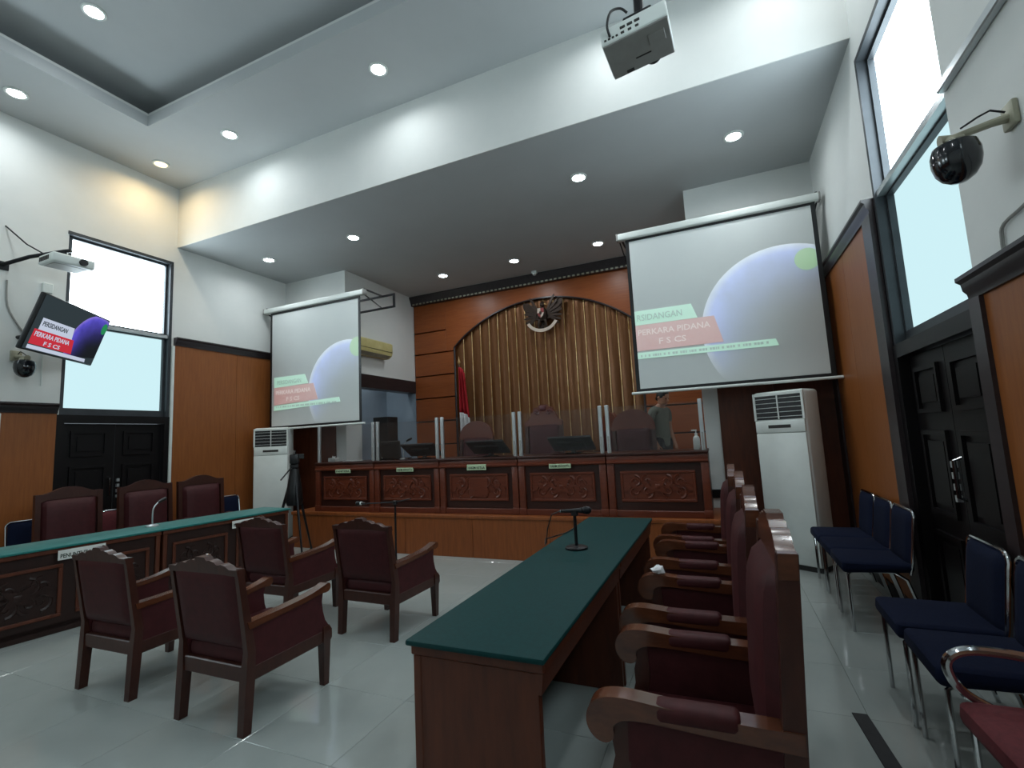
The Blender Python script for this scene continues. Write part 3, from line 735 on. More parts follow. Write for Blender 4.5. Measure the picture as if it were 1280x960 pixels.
def visitor_chair(label, loc, rz, group, fab='fabric_blue', arms=False, name='visitor_chair'):
    t = thing(name, label, 'chair', loc, rz, group)
    r = .011
    for s in (-1, 1):
        MB().tube([(s*.20, .20, 0), (s*.20, .20, .40), (s*.20, .17, .425), (s*.2, .1, .43)], r, 8).build('front_leg', 'chrome', t)
        MB().tube([(s*.20, -.25, 0), (s*.20, -.20, .2), (s*.20, -.15, .38), (s*.2, -.08, .43), (s*.2, .1, .43)], r, 8).build('rear_leg', 'chrome', t)
        if arms:
            MB().tube(smooth_path([(s*.245, -.22, .60), (s*.245, 0, .645), (s*.245, .15, .655), (s*.245, .22, .63), (s*.245, .235, .58), (s*.245, .19, .5), (s*.24, .05, .43), (s*.22, -.1, .41)]), .017, 10).build('armrest', 'chrome', t)
    fr = []
    for k in range(9): fr.append((-.21+.03*(1-math.cos(PI/2*k/8)) if False else -.212, 0, 0))
    pts = [(-.212, -.17, .42), (-.215, -.19, .50), (-.215, -.225, .78)]
    pts += [(-.215+.05*(1-math.cos(PI/2*k/5)), -.23-.003*k/5, .805+.05*math.sin(PI/2*k/5)) for k in range(6)]
    pts += [(-x, y, z) for x, y, z in reversed(pts)]
    MB().tube(pts, r, 8).build('back_frame', 'chrome', t)
    MB().pillow(-.203, .203, .46, .85, 0, .03, .022, 12, 6).warp(lambda x, y, z: (x, y-.185-(z-.46)*.12, z)).build('backrest', fab, t)
    MB().rbox(-.225, .225, -.2, .235, .43, .495, .03, 3).warp(lambda x, y, z: (x, y, z-(.02 if y > .2 and z < .47 else 0))).build('seat', fab, t)
    MB().tube([(-.2, .12, .43), (.2, .12, .43)], .009, 6).tube([(-.2, -.1, .425), (.2, -.1, .425)], .009, 6).build('cross_bar', 'chrome', t)
    return t
X = .955
v0 = visitor_chair('blue upholstered chrome chair beside the floor-standing air conditioner', (X, 5.43, 0), PI/2, 'blue visitor chairs along the door wall')
copytree(v0, (X, 4.96, 0), PI/2, 'blue chrome chair in the middle of the group of three by the wainscot')
copytree(v0, (X, 4.49, 0), PI/2, 'blue chrome chair ending the group of three, next to the dark double door')
copytree(v0, (X, 3.27, 0), PI/2-.03, 'single blue chrome chair in front of the dark double door')
copytree(v0, (X, 2.79, 0), PI/2-.02, 'blue chrome chair between the dark door and the red chair')
visitor_chair('dark red padded chair with looped chrome armrests', (.93, 2.10, 0), PI/2+.04, None, 'fabric_red', True, 'red_chair')
lc = copytree(v0, (-6.97, 2.90, 0), -PI/2, 'blue chrome chair at the sign table beside the lower timber wainscot')
lc['group'] = 'blue visitor chairs at the sign table'
lc = copytree(v0, (-6.62, 4.95, 0), -PI/2, 'blue chrome chair at the sign table beside the tall timber wainscot')
lc['group'] = 'blue visitor chairs at the sign table'
visitor_chair('red padded chair between two high-backed armchairs at the sign table', (-6.87, 3.60, 0), -PI/2, None, 'fabric_red', True, 'red_chair')

# ================================================================== TABLES
def table(name, label, loc, rz, L, group, wd=.56, open_x=True, carved=False, signs=None):
    """long side along local y, centred; front (public) side = -x"""
    t = thing(name, label, 'table', loc, rz, group)
    h = wd/2; H = .728
    MB().rbox(-h+.005, h-.005, -L/2+.003, L/2-.003, H-.04, H, .006, 1).build('tabletop', 'wood_table', t)
    MB().prism([(h-.04, H-.11), (h-.02, H-.11), (h-.012, H-.04), (h-.04, H-.04)], 'y', -L/2+.01, L/2-.01).build('apron', 'wood_table', t)
    for s in (-1, 1):
        a, c = sorted((s*(L/2-.012), s*(L/2-.042)))
        MB().rbox(-h+.03, h-.03, a, c, 0, H-.04, .004, 1).build('end_panel', 'wood_table', t)
        MB().rbox(-h+.012, -h+.05, a-.004, c+.004, 0, H-.04, .005, 1).build('corner_post', 'wood_table', t)
    fp = MB().rbox(-h+.03, -h+.05, -L/2+.05, L/2-.05, .04, H-.04, .004, 1).build('front_panel', 'wood_table_dark', t)
    for k in (-1, 1):
        y0, y1 = sorted((k*.05, k*(L/2-.1)))
        b = MB()
        for q in ((y0, y1, .14, .17), (y0, y1, .56, .59), (y0, y0+.03, .17, .56), (y1-.03, y1, .17, .56)):
            b.rbox(-h+.012, -h+.034, q[0], q[1], q[2], q[3], .005, 1)
        b.build('moulding_frame', 'wood_table', fp)
        if carved:
            b = MB(); carving(b, (y1-y0)/2-.06, .30, .365, 0, False)
            m = TR(-h+.034, (y0+y1)/2, 0) @ Matrix.Rotation(-PI/2, 4, 'Z')
            b.xf(m).build('carving', 'wood_table_dark', fp)
    MB().rbox(-h+.03, -h+.06, -L/2+.05, L/2-.05, .0, .09, .004, 1).build('skirting', 'wood_table_dark', t)
    return t
table('counsel_table', 'long wooden table half ending at the open floor, green cloth on top', (-.906, 2.315, 0), 0, 1.38, 'tables under the dark green cloth')
table('counsel_table', 'long wooden table half next to the podium, green cloth on top', (-.906, 3.72, 0), 0, 1.40, 'tables under the dark green cloth')
def cloth(name, label, loc, rz, w, L, mt='cloth_green'):
    b = MB(); h = w/2
    b.rbox(-h, h, -L/2, L/2, 0, .022, .008, 2)
    o = b.build(name, mt); o.location = loc; o.rotation_euler = (0, 0, rz)
    return tag(o, label, 'tablecloth')
cloth('green_tablecloth', 'dark green felt cloth fitted over the long table beside the scrolled armchairs', (-.906, 3.02, .728), 0, .57, 2.83)
# sign table, turned a little: axis from (-5.53,2.04) at 7.5 degrees
A = math.radians(7.5)
def LT(u, d=0): return (-5.53+math.sin(A)*u-math.cos(A)*d, 2.04+math.cos(A)*u+math.sin(A)*d)
for i, (u, lb) in enumerate(((1.90, 'carved wooden table half nearest the tripod, brightened green cloth on top'), (.46, 'carved wooden table half beside the lower wainscot, brightened green cloth on top'))):
    x, y = LT(u, .28)
    table('prosecutor_table', lb, (x, y, 0), PI-A, 1.43, 'tables with paper signs', carved=True)
x, y = LT(1.18, .28)
cloth('green_tablecloth_window_lit', 'green cloth with window sheen put into its colour, fitted over the table with paper signs', (x, y, .728), -A, .575, 2.90, 'cloth_green_window_lit')
def sign(u, txt, label):
    x, y = LT(u, -.012)
    t = thing('paper_sign', label, 'sign', (x, y, .66), 0, 'paper signs on the table edge')
    t.rotation_euler = (0, 0, PI/2-A)
    p = MB().rbox(-.17, .17, -.004, .0, -.035, .05, .001, 1).build('card', 'paper', t)
    text_mesh('lettering', txt, .05, 'ink', t, TR(-.155, -.005, -.018) @ RX90, bold=.001, width=.31)
sign(.53, 'PENUNTUT UMUM', 'paper sign on the table edge below the high-backed armchair beside the lower wainscot')
sign(2.05, 'PENUNTUT UMUM', 'paper sign on the table edge near the tripod end')
x, y = LT(1.22, .33)
goose(x, y, .75, 'chrome gooseneck microphone standing on the brightened green cloth', .26, PI*.55)

# table microphone on the dark green cloth
t = thing('table_microphone', 'black microphone clipped across a short round-based stand on the dark green cloth', 'microphone', (-.955, 3.19, .75))
MB().lathe([(.075, 0), (.075, .012), (.06, .018), (.012, .022)], 24).build('base', 'black_metal', t)
MB().tube([(0, 0, .015), (0, 0, .225)], .011, 10).build('stem', 'black_metal', t)
MB().rbox(-.022, .022, -.016, .016, .215, .255, .005, 1).build('clip', 'black_plastic', t)
MB().tube([(-.09, -.01, .245), (.03, .0, .25), (.055, .002, .251)], [.011, .015, .021], 12).build('handle', 'black_plastic', t)
MB().lathe([(.012, -.035), (.024, -.02), (.027, 0), (.022, .02), (.008, .03)], 14, TR(.085, .004, .252) @ Matrix.Rotation(PI/2, 4, 'Y')).build('grille', 'black_metal', t)
MB().tube([(-.092, -.01, .245), (-.10, -.01, .245)], .009, 8).build('plug', 'chrome', t)
MB().tube([(-.1, -.01, .245), (-.16, -.01, .22), (-.2, 0, .12), (-.215, .01, .03), (-.24, .05, .006), (-.30, .22, .006), (-.22, .45, .006), (-.2, .7, .006)], .004, 6).build('cable', 'black_plastic', t)

# boom microphone stand in front of the podium
t = thing('microphone_stand', 'black boom microphone stand in front of the podium', 'microphone stand', (-3.73, 4.9, 0))
for k in range(3):
    a = 2*PI*k/3+.4
    MB().tube([(0, 0, .12), (.26*math.cos(a), .26*math.sin(a), .012)], .009, 8).build('foot', 'black_metal', t)
MB().tube([(0, 0, .08), (0, 0, .79)], .012, 10).build('pole', 'black_metal', t)
MB().rbox(-.025, .025, -.02, .02, .77, .82, .006, 1).build('clutch', 'black_plastic', t)
MB().tube([(-.42, -.04, .785), (0, 0, .80), (.22, .02, .84)], .007, 8).build('boom', 'black_metal', t)
MB().tube([(-.42, -.04, .785), (-.50, -.05, .79)], .016, 10).build('microphone', 'black_plastic', t)
MB().lathe([(.02, -.02), (.028, 0), (.028, .02), (.012, .04)], 12, TR(-.52, -.052, .79) @ Matrix.Rotation(-PI/2, 4, 'Y')).build('grille', 'black_metal', t)
MB().tube([(-.475, -.047, .788), (-.49, -.049, .789)], .022, 12).build('ring', 'white_plastic', t)

# camera tripod
t = thing('tripod', 'black tripod carrying a covered video camera in front of the podium end', 'tripod', (-5.75, 5.22, 0), .75)
for k, a in enumerate((-1.2, .95, 2.9)):
    lg = MB().tube([(.03*math.cos(a), .03*math.sin(a), 1.15), (.18*math.cos(a), .18*math.sin(a), .6), (.36*math.cos(a), .36*math.sin(a), .02)], [.022, .018, .012], 8).build('leg', 'black_metal', t)
    MB().tube([(.36*math.cos(a), .36*math.sin(a), .0), (.355*math.cos(a), .355*math.sin(a), .04)], .017, 8).build('rubber_foot', 'black_plastic', lg)
MB().tube([(0, 0, .75), (0, 0, 1.24)], .016, 8).build('centre_column', 'black_metal', t)
MB().lathe([(.05, 1.1), (.06, 1.14), (.05, 1.2), (.03, 1.24)], 12).build('collar', 'black_plastic', t)
MB().rbox(-.055, .055, -.06, .06, 1.23, 1.29, .01, 1).build('pan_head', 'black_plastic', t)
MB().tube([(-.03, -.03, 1.25), (-.16, -.2, 1.08)], .01, 8).build('pan_handle', 'black_plastic', t)
MB().lathe([(.10, .70), (.12, .76), (.10, .95), (.07, 1.15), (.06, 1.22)], 12).build('hanging_bag', 'black_plastic', t)
c = MB().rbox(-.06, .06, -.10, .12, 1.29, 1.43, .02, 2).build('camera_body', 'black_plastic', t)
MB().tube([(0, .11, 1.36), (0, .2, 1.36)], [.045, .05], 14).build('lens', 'black_plastic', c)
MB().tube([(0, -.1, 1.43), (0, -.06, 1.475), (0, .08, 1.475), (0, .12, 1.43)], .012, 8).build('carry_handle', 'black_plastic', c)
MB().rbox(.058, .13, -.02, -.005, 1.36, 1.43, .004, 1).build('viewfinder_screen', 'black_plastic', c)

rn = random.Random(5)
b = MB().lathe([(.004, -.012), (.03, -.008), (.035, .008), (.022, .022), (.004, .03)], 9).warp(lambda x, y, z: (x*(1+rn.uniform(-.35, .35)), y*(1+rn.uniform(-.35, .35)), z+rn.uniform(-.004, .008)))
o = b.build('crumpled_tissue', 'flag_white', ang=10); o.location = (-.40, 2.918, .712)
tag(o, 'small crumpled white tissue lying on an armrest beside the dark green table', 'tissue')
# ================================================================== PROJECTION SCREENS
def proj_screen(label, x0, x1, zt, zb, xs0, xs1, ztop_f, rail, sl):
    """housing x0..x1 at height zt; fabric xs0..xs1 ; rail: (xa, xb, y) rear mounting rail"""
    Y = 6.0
    t = thing('projection_screen', label, 'projection screen', ((x0+x1)/2, Y, zb))
    cx = (x0+x1)/2
    hs = MB().rbox(x0-cx, x1-cx, -.045, .045, zt-zb-.045, zt-zb+.045, .02, 3).build('housing', 'white_plastic', t)
    for xe in (x0, x1):
        MB().rbox(xe-cx-.012, xe-cx+.012, -.05, .05, zt-zb-.05, zt-zb+.05, .02, 2).build('end_cap', 'grey_plastic', hs)
    f0, f1, ft, fb = xs0-cx, xs1-cx, ztop_f-zb, .045
    bd = .045
    MB().box(f0, f1, -.002, .002, fb, ft).build('fabric', 'screen_fabric', t)
    b = MB()
    for q in ((f0-bd, f0, fb-bd, ft+.06), (f1, f1+bd, fb-bd, ft+.06), (f0, f1, ft, ft+.06), (f0, f1, fb-bd, fb)):
        b.box(q[0], q[1], -.003, .003, q[2], q[3])
    b.build('black_border', 'black_plastic', t)
    MB().tube([(f0-bd-.06, 0, -.005), (f1+bd+.06, 0, -.005)], .017, 10).build('bottom_bar', 'white_plastic', t)
    xa, xb, ry = rail
    z = zt-zb
    for xe in (x0+.02, x1-.02):
        b = MB().rbox(xe-cx-.012, xe-cx+.012, 0, ry-Y, z+.045, z+.07, .003, 1)
        b.tube([(xe-cx, .02, z-.03), (xe-cx, ry-Y, z-.16)], .010, 6)
        b.build('bracket_arm', 'black_metal', t)
    b = MB().rbox(xa-cx, xb-cx, ry-Y-.02, ry-Y+.0, z+.03, z+.065, .003, 1).rbox(xa-cx, xb-cx, ry-Y-.02, ry-Y, z-.18, z-.145, .003, 1)
    for xe in (xa, xb): b.rbox(xe-cx-.02, xe-cx+.02, ry-Y-.024, ry-Y, z-.18, z+.065, .003, 1)
    b.build('mounting_rail', 'black_metal', t)
    # the projected slide: thin shapes on the fabric, each a hair proud of the last
    def pg(name, poly, m, k, par=t): return MB().prism([(p-cx, q-zb) for p, q in poly], 'y', -.003-.0012*k, -.0022).build(name, m, par)
    # globe
    gx, gz, R = sl['globe']
    def inside(p, q): return xs0 <= p <= xs1 and q >= zb+.05
    pts = []
    for k in range(73):
        a = sl['a0']+(sl['a1']-sl['a0'])*k/72; p, q = gx+R*math.cos(a), gz+R*math.sin(a)
        pts.append((min(max(p, xs0), xs1), max(q, zb+.06)))
    b = MB().prism([((p-gx)/R, (q-gz)/R) for p, q in pts], 'y', -.0012/R, 0)
    o = b.build('projected_globe', 'slide_earth', t); o.location = (gx-cx, -.0024, gz-zb); o.scale = (R, R, R)
    c, r, n = sl['dot']
    dp = [(min(c[0]+r*math.cos(2*PI*k/24), xs1-.002), c[1]+r*math.sin(2*PI*k/24)) for k in range(24)]
    pg('projected_dot', dp, 'slide_green', 3)
    pg('projected_banner', sl['white'], 'slide_mint', 3)
    pg('projected_banner', sl['red'], 'slide_red', 4)
    pg('projected_banner', sl['thin'], 'slide_mint', 5)
    for txt, x, z, size, wd, m in sl['text']:
        text_mesh('projected_lettering', txt, size, m, t, TR(x-cx, -.0102, z-zb) @ RX90, bold=.001, width=wd)
    # fine print too small to read
    b = MB(); x = sl['fine'][0]; rnd = random.Random(3)
    while x < sl['fine'][1]:
        wl_ = rnd.uniform(.012, .03); b.box(x-cx, x+wl_-cx, -.0102, -.009, sl['fine'][2]-zb, sl['fine'][2]+.028-zb); x += wl_+rnd.choice((.008, .008, .03))
    o = b.build('fine_print', 'slide_grey', t); o['kind'] = 'stuff'
    return t
proj_screen('large projection screen hanging beside the floor air conditioner and blue chairs', -1.00, 1.22, 3.985, 1.985, -.86, 1.13, 3.91, (-.17, 1.22, YS), dict(
    globe=(.80, 2.62, .90), a0=0, a1=PI*1.97, dot=((1.04, 3.31), .125, 24),
    white=[(-.86, 3.0), (-.195, 3.0), (-.135, 2.822), (-.86, 2.822)], red=[(-.86, 2.818), (.045, 2.818), (.122, 2.497), (-.86, 2.497)],
    thin=[(-.86, 2.475), (.65, 2.465), (.675, 2.388), (-.86, 2.40)],
    text=[('RSIDANGAN', -.84, 2.872, .11, .53, 'slide_grey'), ('PERKARA PIDANA', -.84, 2.69, .10, .83, 'slide_white'), ('F S CS', -.60, 2.56, .10, .31, 'slide_white')],
    fine=(-.82, .58, 2.417)))
proj_screen('projection screen over the first judge desk, below its black bracket', -7.33, -5.09, 3.975, 1.865, -7.15, -5.22, 3.89, (XSL+.3-.9, -4.86, YS-.02), dict(
    globe=(-5.48, 2.42, .82), a0=0, a1=PI*1.97, dot=((-5.24, 3.10), .16, 24),
    white=[(-7.09, 2.76), (-6.375, 2.76), (-6.30, 2.60), (-7.09, 2.58)], red=[(-7.09, 2.578), (-6.18, 2.59), (-6.08, 2.31), (-7.09, 2.275)],
    thin=[(-7.09, 2.262), (-5.63, 2.312), (-5.607, 2.235), (-7.09, 2.18)],
    text=[('PERSIDANGAN', -7.02, 2.63, .10, .56, 'slide_grey'), ('PERKARA PIDANA', -7.05, 2.455, .10, .80, 'slide_white'), ('F S CS', -6.80, 2.33, .10, .30, 'slide_white')],
    fine=(-7.03, -5.70, 2.225)))

# ================================================================== AIR CONDITIONERS
def floor_ac(label, loc, rz):
    t = thing('floor_air_conditioner', label, 'air conditioner', loc, rz, 'floor-standing air conditioners')
    w, d, H = .55, .34, 1.88; h = w/2
    MB().rbox(-h, h, -d/2+.02, d/2, .04, H, .035, 3).build('cabinet', 'white_plastic', t)
    MB().rbox(-h+.01, h-.01, -d/2+.03, d/2-.01, 0, .05, .004, 1).build('plinth', 'socket_dark', t)
    fp = MB().rbox(-h+.012, h-.012, -d/2, -d/2+.03, .06, 1.42, .008, 2).build('front_panel', 'white_plastic', t)
    MB().rbox(-h+.012, h-.012, -d/2, -d/2+.03, 1.425, 1.56, .008, 2).build('control_panel', 'white_plastic', t)
    MB().rbox(-.12, .12, -d/2-.003, -d/2+.002, 1.475, 1.51, .002, 1).build('display', 'socket_dark', t)
    gr = MB().box(-h+.03, h-.03, -d/2+.012, -d/2+.022, 1.57, 1.83).build('outlet', 'black_plastic', t)
    for k in range(5):
        MB().rbox(-h+.03, h-.03, -d/2+.007, -d/2+.012, 1.596+.05*k, 1.601+.05*k, .002, 1).build('louvre', 'white_plastic', gr)
    MB().box(-.006, .006, -d/2+.002, -d/2+.014, 1.57, 1.83).build('divider', 'white_plastic', gr)
    b = MB().rbox(-h+.004, -h+.03, -d/2+.002, -d/2+.03, 1.56, 1.865, .004, 1).rbox(h-.03, h-.004, -d/2+.002, -d/2+.03, 1.56, 1.865, .004, 1).rbox(-h+.03, h-.03, -d/2+.002, -d/2+.03, 1.83, 1.865, .004, 1)
    b.build('outlet_surround', 'white_plastic', t)
RA_ = math.radians(33)
floor_ac('tall white floor air conditioner beside the blue chairs', (.675, 6.06, 0), -RA_)
floor_ac('tall white floor air conditioner behind the tripod', (-6.975, 5.90, 0), RA_)
t = thing('wall_air_conditioner', 'yellowed split air conditioner on the stage side wall', 'air conditioner', (XSL, 7.05, 3.16))
pf = [(0, .0), (.12, .0), (.19, .05), (.21, .12), (.21, .27), (.17, .30), (0, .30)]
MB().prism(pf, 'y', -.5, .5).warp(lambda x, y, z: (x, y, z)).build('housing', 'yellowed_plastic', t)
MB().prism([(.118, -.004), (.192, .046), (.186, .052), (.115, .004)], 'y', -.46, .46).build('flap', 'beige_metal', t)
MB().box(.2, .214, -.49, .49, .115, .122).build('seam', 'socket_dark', t)
for s in (-1, 1): MB().prism(pf, 'y', s*.5-.012, s*.5+.012).build('end_cap', 'yellowed_plastic', t)

# ================================================================== EMBLEM AND FLAG
t = thing('eagle_emblem', 'dark eagle emblem with shield and white ribbon on the slatted niche', 'emblem', (-2.94, 8.585, 3.49))
MB().lathe([(.01, -.13), (.06, -.11), (.095, -.02), (.09, .08), (.05, .15), (.035, .17)], 14, TR(0, -.06, .33)).build('body', 'emblem_dark', t)
hd = MB().lathe([(.01, -.05), (.045, -.03), (.05, .01), (.03, .045), (.005, .055)], 12, TR(.01, -.08, .545)).build('head', 'emblem_dark', t)
MB().tube([(.045, -.09, .545), (.09, -.1, .535), (.10, -.1, .515)], [.018, .012, .004], 8).build('beak', 'gold', hd)
for s in (-1, 1):
    wg = MB().prism([(s*.05, .44), (s*.16, .53), (s*.27, .60), (s*.40, .63), (s*.40, .55), (s*.36, .43), (s*.28, .33), (s*.18, .27), (s*.06, .26)], 'y', -.05, -.015).build('wing', 'emblem_dark', t)
    for k in range(7):
        a = math.radians(62-k*17); L = .34-.018*k
        x0, z0 = s*(.09+.01*k), .42-.022*k
        px, pz = s*math.cos(a), math.sin(a)
        nx, nz = -pz, px
        q = [(x0+nx*.018, z0+nz*.018), (x0+px*L*.8+nx*.024, z0+pz*L*.8+nz*.024), (x0+px*L, z0+pz*L), (x0+px*L*.8-nx*.024, z0+pz*L*.8-nz*.024), (x0-nx*.018, z0-nz*.018)]
        MB().prism(q, 'y', -.075+.003*k, -.05).build('feather', 'emblem_dark', wg)
    MB().tube([(s*.05, -.09, .25), (s*.075, -.10, .17), (s*.08, -.10, .11)], [.03, .022, .016], 8).build('leg', 'emblem_dark', t)
for k in range(5):
    a = (k-2)*.22
    MB().prism([(math.sin(a)*.02, .22), (math.sin(a)*.26-.022, .22-math.cos(a)*.17), (math.sin(a)*.26+.022, .22-math.cos(a)*.17)], 'y', -.06, -.035).build('tail_feather', 'emblem_dark', t)
MB().tube([(0, -.05, .35), (0, .045, .35)], .03, 8).build('wall_fixing', 'emblem_dark', t)
sh = MB().prism([(-.07, .46), (.07, .46), (.075, .36), (.045, .29), (0, .25), (-.045, .29), (-.075, .36)], 'y', -.175, -.155).build('shield', 'emblem_dark', t)
for k, (q, m) in enumerate((([(-.06, .45), (0, .45), (0, .36), (-.066, .36)], 'emblem_white'), ([(0, .45), (.06, .45), (.066, .36), (0, .36)], 'emblem_red'), ([(-.066, .36), (0, .36), (0, .265), (-.04, .3)], 'emblem_red'), ([(0, .36), (.066, .36), (.04, .3), (0, .265)], 'emblem_white'))):
    MB().prism(q, 'y', -.182, -.174).build('shield_field', m, sh)
MB().prism([(-.022, .385), (.022, .385), (.026, .345), (0, .32), (-.026, .345)], 'y', -.19, -.181).build('shield_heart', 'emblem_dark', sh)
rp = [(math.sin(a)*.29, .33-math.cos(a)*.27) for a in [math.radians(-62+124*k/16) for k in range(17)]]
ro = [(math.sin(a)*.345, .33-math.cos(a)*.33) for a in [math.radians(-62+124*k/16) for k in range(17)]]
MB().prism(rp+ro[::-1], 'y', -.135, -.115).build('ribbon', 'emblem_white', t)

t = thing('national_flag', 'red and white flag hanging folded on a pole beside the niche', 'flag', (-4.66, 8.25, ZP))
MB().lathe([(.16, 0), (.16, .03), (.05, .06), (.03, .10)], 20).build('stand', 'wood_chair', t)
MB().tube([(0, 0, .06), (0, 0, 2.5)], .015, 10).build('pole', 'wood_arm', t)
MB().lathe([(.015, 2.48), (.03, 2.52), (.012, 2.58), (.004, 2.64)], 10).build('finial', 'gold', t)
def drape(z0, z1, w0, w1, ph):
    v = []; f = []; n, m = 16, 10
    for j in range(m+1):
        z = z0+(z1-z0)*j/m; w = w0+(w1-w0)*j/m
        for i in range(n+1):
            u = i/n; v.append((.015+w*u, -.045*math.sin(u*14+ph+z)-.02, z-.12*u*u))
    for j in range(m):
        for i in range(n): f.append((j*(n+1)+i, j*(n+1)+i+1, (j+1)*(n+1)+i+1, (j+1)*(n+1)+i))
    b = MB(); b.v = v; b.f = f; return b
for nm, mt, b in (('red_band', 'flag_red', drape(2.42, 1.52, .10, .2, 0)), ('white_band', 'flag_white', drape(1.52, 1.1, .2, .24, 0))):
    o = b.build(nm, mt, t); md = o.modifiers.new('thick', 'SOLIDIFY'); md.thickness = .004

# ================================================================== TELEVISION, PROJECTORS, CAMERAS
tv = thing('television', 'flat television tilted down on the white wall, showing a blue globe slide', 'television', (-6.64, 2.91, 2.93))
r = Vector((-.6242, .7811, .0142)).normalized(); u = Vector((.2505, .1887, .9496)); u = (u-r*u.dot(r)).normalized(); nrm = r.cross(u)
mt_ = Matrix(((r.x, -nrm.x, u.x, 0), (r.y, -nrm.y, u.y, 0), (r.z, -nrm.z, u.z, 0), (0, 0, 0, 1)))
tv.matrix_world = TR(-6.64, 2.91, 2.93) @ mt_
w, h = .61, .305
MB().rbox(-w, w, .0, .05, -h, h, .012, 2).build('housing', 'black_plastic', tv)
sc = MB().box(-w+.015, w-.015, -.003, .001, -h+.015, h-.015).build('screen', 'tv_dark', tv)
gx, gz, R = .42, -.12, .42
pts = [(gx+R*math.cos(a), gz+R*math.sin(a)) for a in [PI*.02+(PI*1.1)*k/40 for k in range(41)]]
pts = [(max(-w+.02, min(w-.02, p)), max(-h+.02, min(h-.02, q))) for p, q in pts]+[(w-.02, -h+.1)]
o = MB().prism([((p-gx)/R, (q-gz)/R) for p, q in pts], 'y', -.002/R, 0).build('globe', 'tv_earth', sc); o.location = (gx, -.0032, gz); o.scale = (R, R, R)
def tvp(name, poly, m, k): return MB().prism(poly, 'y', -.004-.001*k, -.003).build(name, m, sc)
tvp('banner', [(-.50, .06), (.02, .06), (.05, -.07), (-.50, -.07)], 'tv_white', 2)
tvp('banner', [(-.55, -.07), (.09, -.07), (.14, -.23), (-.55, -.23)], 'tv_red', 3)
tvp('banner', [(-.55, -.24), (.42, -.24), (.43, -.28), (-.55, -.28)], 'tv_white', 4)
tvp('dot', [(.54+.05*math.cos(2*PI*k/20), .17+.07*math.sin(2*PI*k/20)) for k in range(20)], 'tv_green', 4)
text_mesh('lettering', 'PERSIDANGAN', .07, 'tv_dark', sc, TR(-.48, -.0085, -.02) @ RX90, bold=.001, width=.40)
text_mesh('lettering', 'PERKARA PIDANA', .07, 'tv_white', sc, TR(-.53, -.0085, -.14) @ RX90, bold=.001, width=.56)
text_mesh('lettering', 'F S CS', .06, 'tv_white', sc, TR(-.35, -.0085, -.215) @ RX90, bold=.001, width=.26)
inv = tv.matrix_world.inverted()
MB().tube([inv @ Vector(p) for p in ((XL, 2.75, 2.95), (-7.1, 2.78, 2.95), (-6.72, 2.86, 2.95))], .022, 8).build('wall_arm', 'black_metal', tv)
MB().rbox(-.15, .15, .05, .075, -.12, .12, .004, 1).build('mount_plate', 'black_metal', tv)

t = thing('wall_projector', 'pale projector on a black wall arm above the television', 'projector', (-6.85, 2.93, 3.74))
MB().rbox(-.16, .16, -.2, .2, .0, .11, .02, 3).build('housing', 'white_plastic', t)
MB().tube([(.16, .08, .055), (.185, .08, .055)], .04, 14).build('lens', 'black_plastic', t)
b = MB()
for k in range(6): b.box(-.12+.035*k, -.10+.035*k, -.205, -.198, .03, .08)
b.build('vent', 'socket_dark', t)
MB().box(-.12, .1, -.16, .14, -.004, .001).build('underside_panel', 'grey_plastic', t)
MB().tube([(-.02, -.02, .11), (-.02, -.02, .20)], .02, 8).build('mount', 'black_metal', t)
MB().tube([(-.55, -.37, .02), (-.3, -.22, .12), (-.02, -.02, .20), (.03, .02, .21)], .022, 8).build('wall_arm', 'black_metal', t)
MB().tube([(-.55, -.35, .50), (-.3, -.25, .26), (-.1, -.12, .11)], .008, 6).build('strut', 'black_metal', t)
MB().rbox(-.55, -.535, -.42, -.30, -.03, .07, .004, 1).build('wall_plate', 'black_metal', t)
tag(MB().tube(smooth_path([(XL+.011, 2.62, 3.60), (XL+.011, 2.64, 3.3), (XL+.011, 2.76, 3.06), (XL+.011, 2.86, 2.95), (XL+.011, 2.92, 2.93)]), .010, 6).build('cable', 'grey_plastic'), 'grey cable looping down the wall behind the television', 'cable')
t = thing('socket_box', 'small white socket box with a conduit above the television', 'socket', (XL, 2.98, 3.60))
MB().rbox(.0, .035, -.05, .05, -.06, .06, .006, 1).build('cover', 'white_plastic', t)
MB().tube([(.012, 0, -.06), (.012, .0, -1.2)], .009, 6).build('conduit', 'white_plastic', t)

t = thing('ceiling_projector', 'white projector hanging from a black ceiling pole', 'projector', (-.235, 2.66, 3.70)); t.rotation_euler = (math.radians(0), math.radians(-5.5), math.radians(-3))
MB().rbox(-.185, .185, -.145, .145, .0, .10, .012, 3).build('housing', 'white_plastic', t)
un = MB().rbox(-.18, .18, -.14, .14, -.006, .004, .004, 1).build('underside', 'grey_plastic', t)
MB().rbox(.06, .15, -.08, .0, -.009, -.004, .002, 1).build('speaker_grille', 'grey_plastic', un)
MB().rbox(-.03, .06, .04, .05, -.009, -.004, .002, 1).build('label_strip', 'socket_dark', un)
MB().rbox(-.10, -.055, .105, .13, -.009, -.004, .002, 1).build('latch', 'socket_dark', un)
b = MB()
for k in range(4): b.rbox(-.165+.022*k, -.152+.022*k, -.149, -.143, .02, .032, .002, 1)
for k in range(3): b.rbox(-.07+.04*k, -.04+.04*k, -.149, -.143, .05, .066, .002, 1); b.rbox(-.07+.04*k, -.05+.04*k, -.149, -.143, .02, .034, .002, 1)
b.build('ports', 'socket_dark', t)
MB().tube([(.06, .145, .05), (.06, .17, .05)], .045, 16).build('lens', 'black_plastic', t)
MB().tube(smooth_path([(-.13, -.147, .035), (-.13, -.18, .08), (-.10, -.17, .16), (-.05, -.13, .19), (-.02, -.1, .17)]), .007, 8).build('power_cable', 'black_plastic', t)
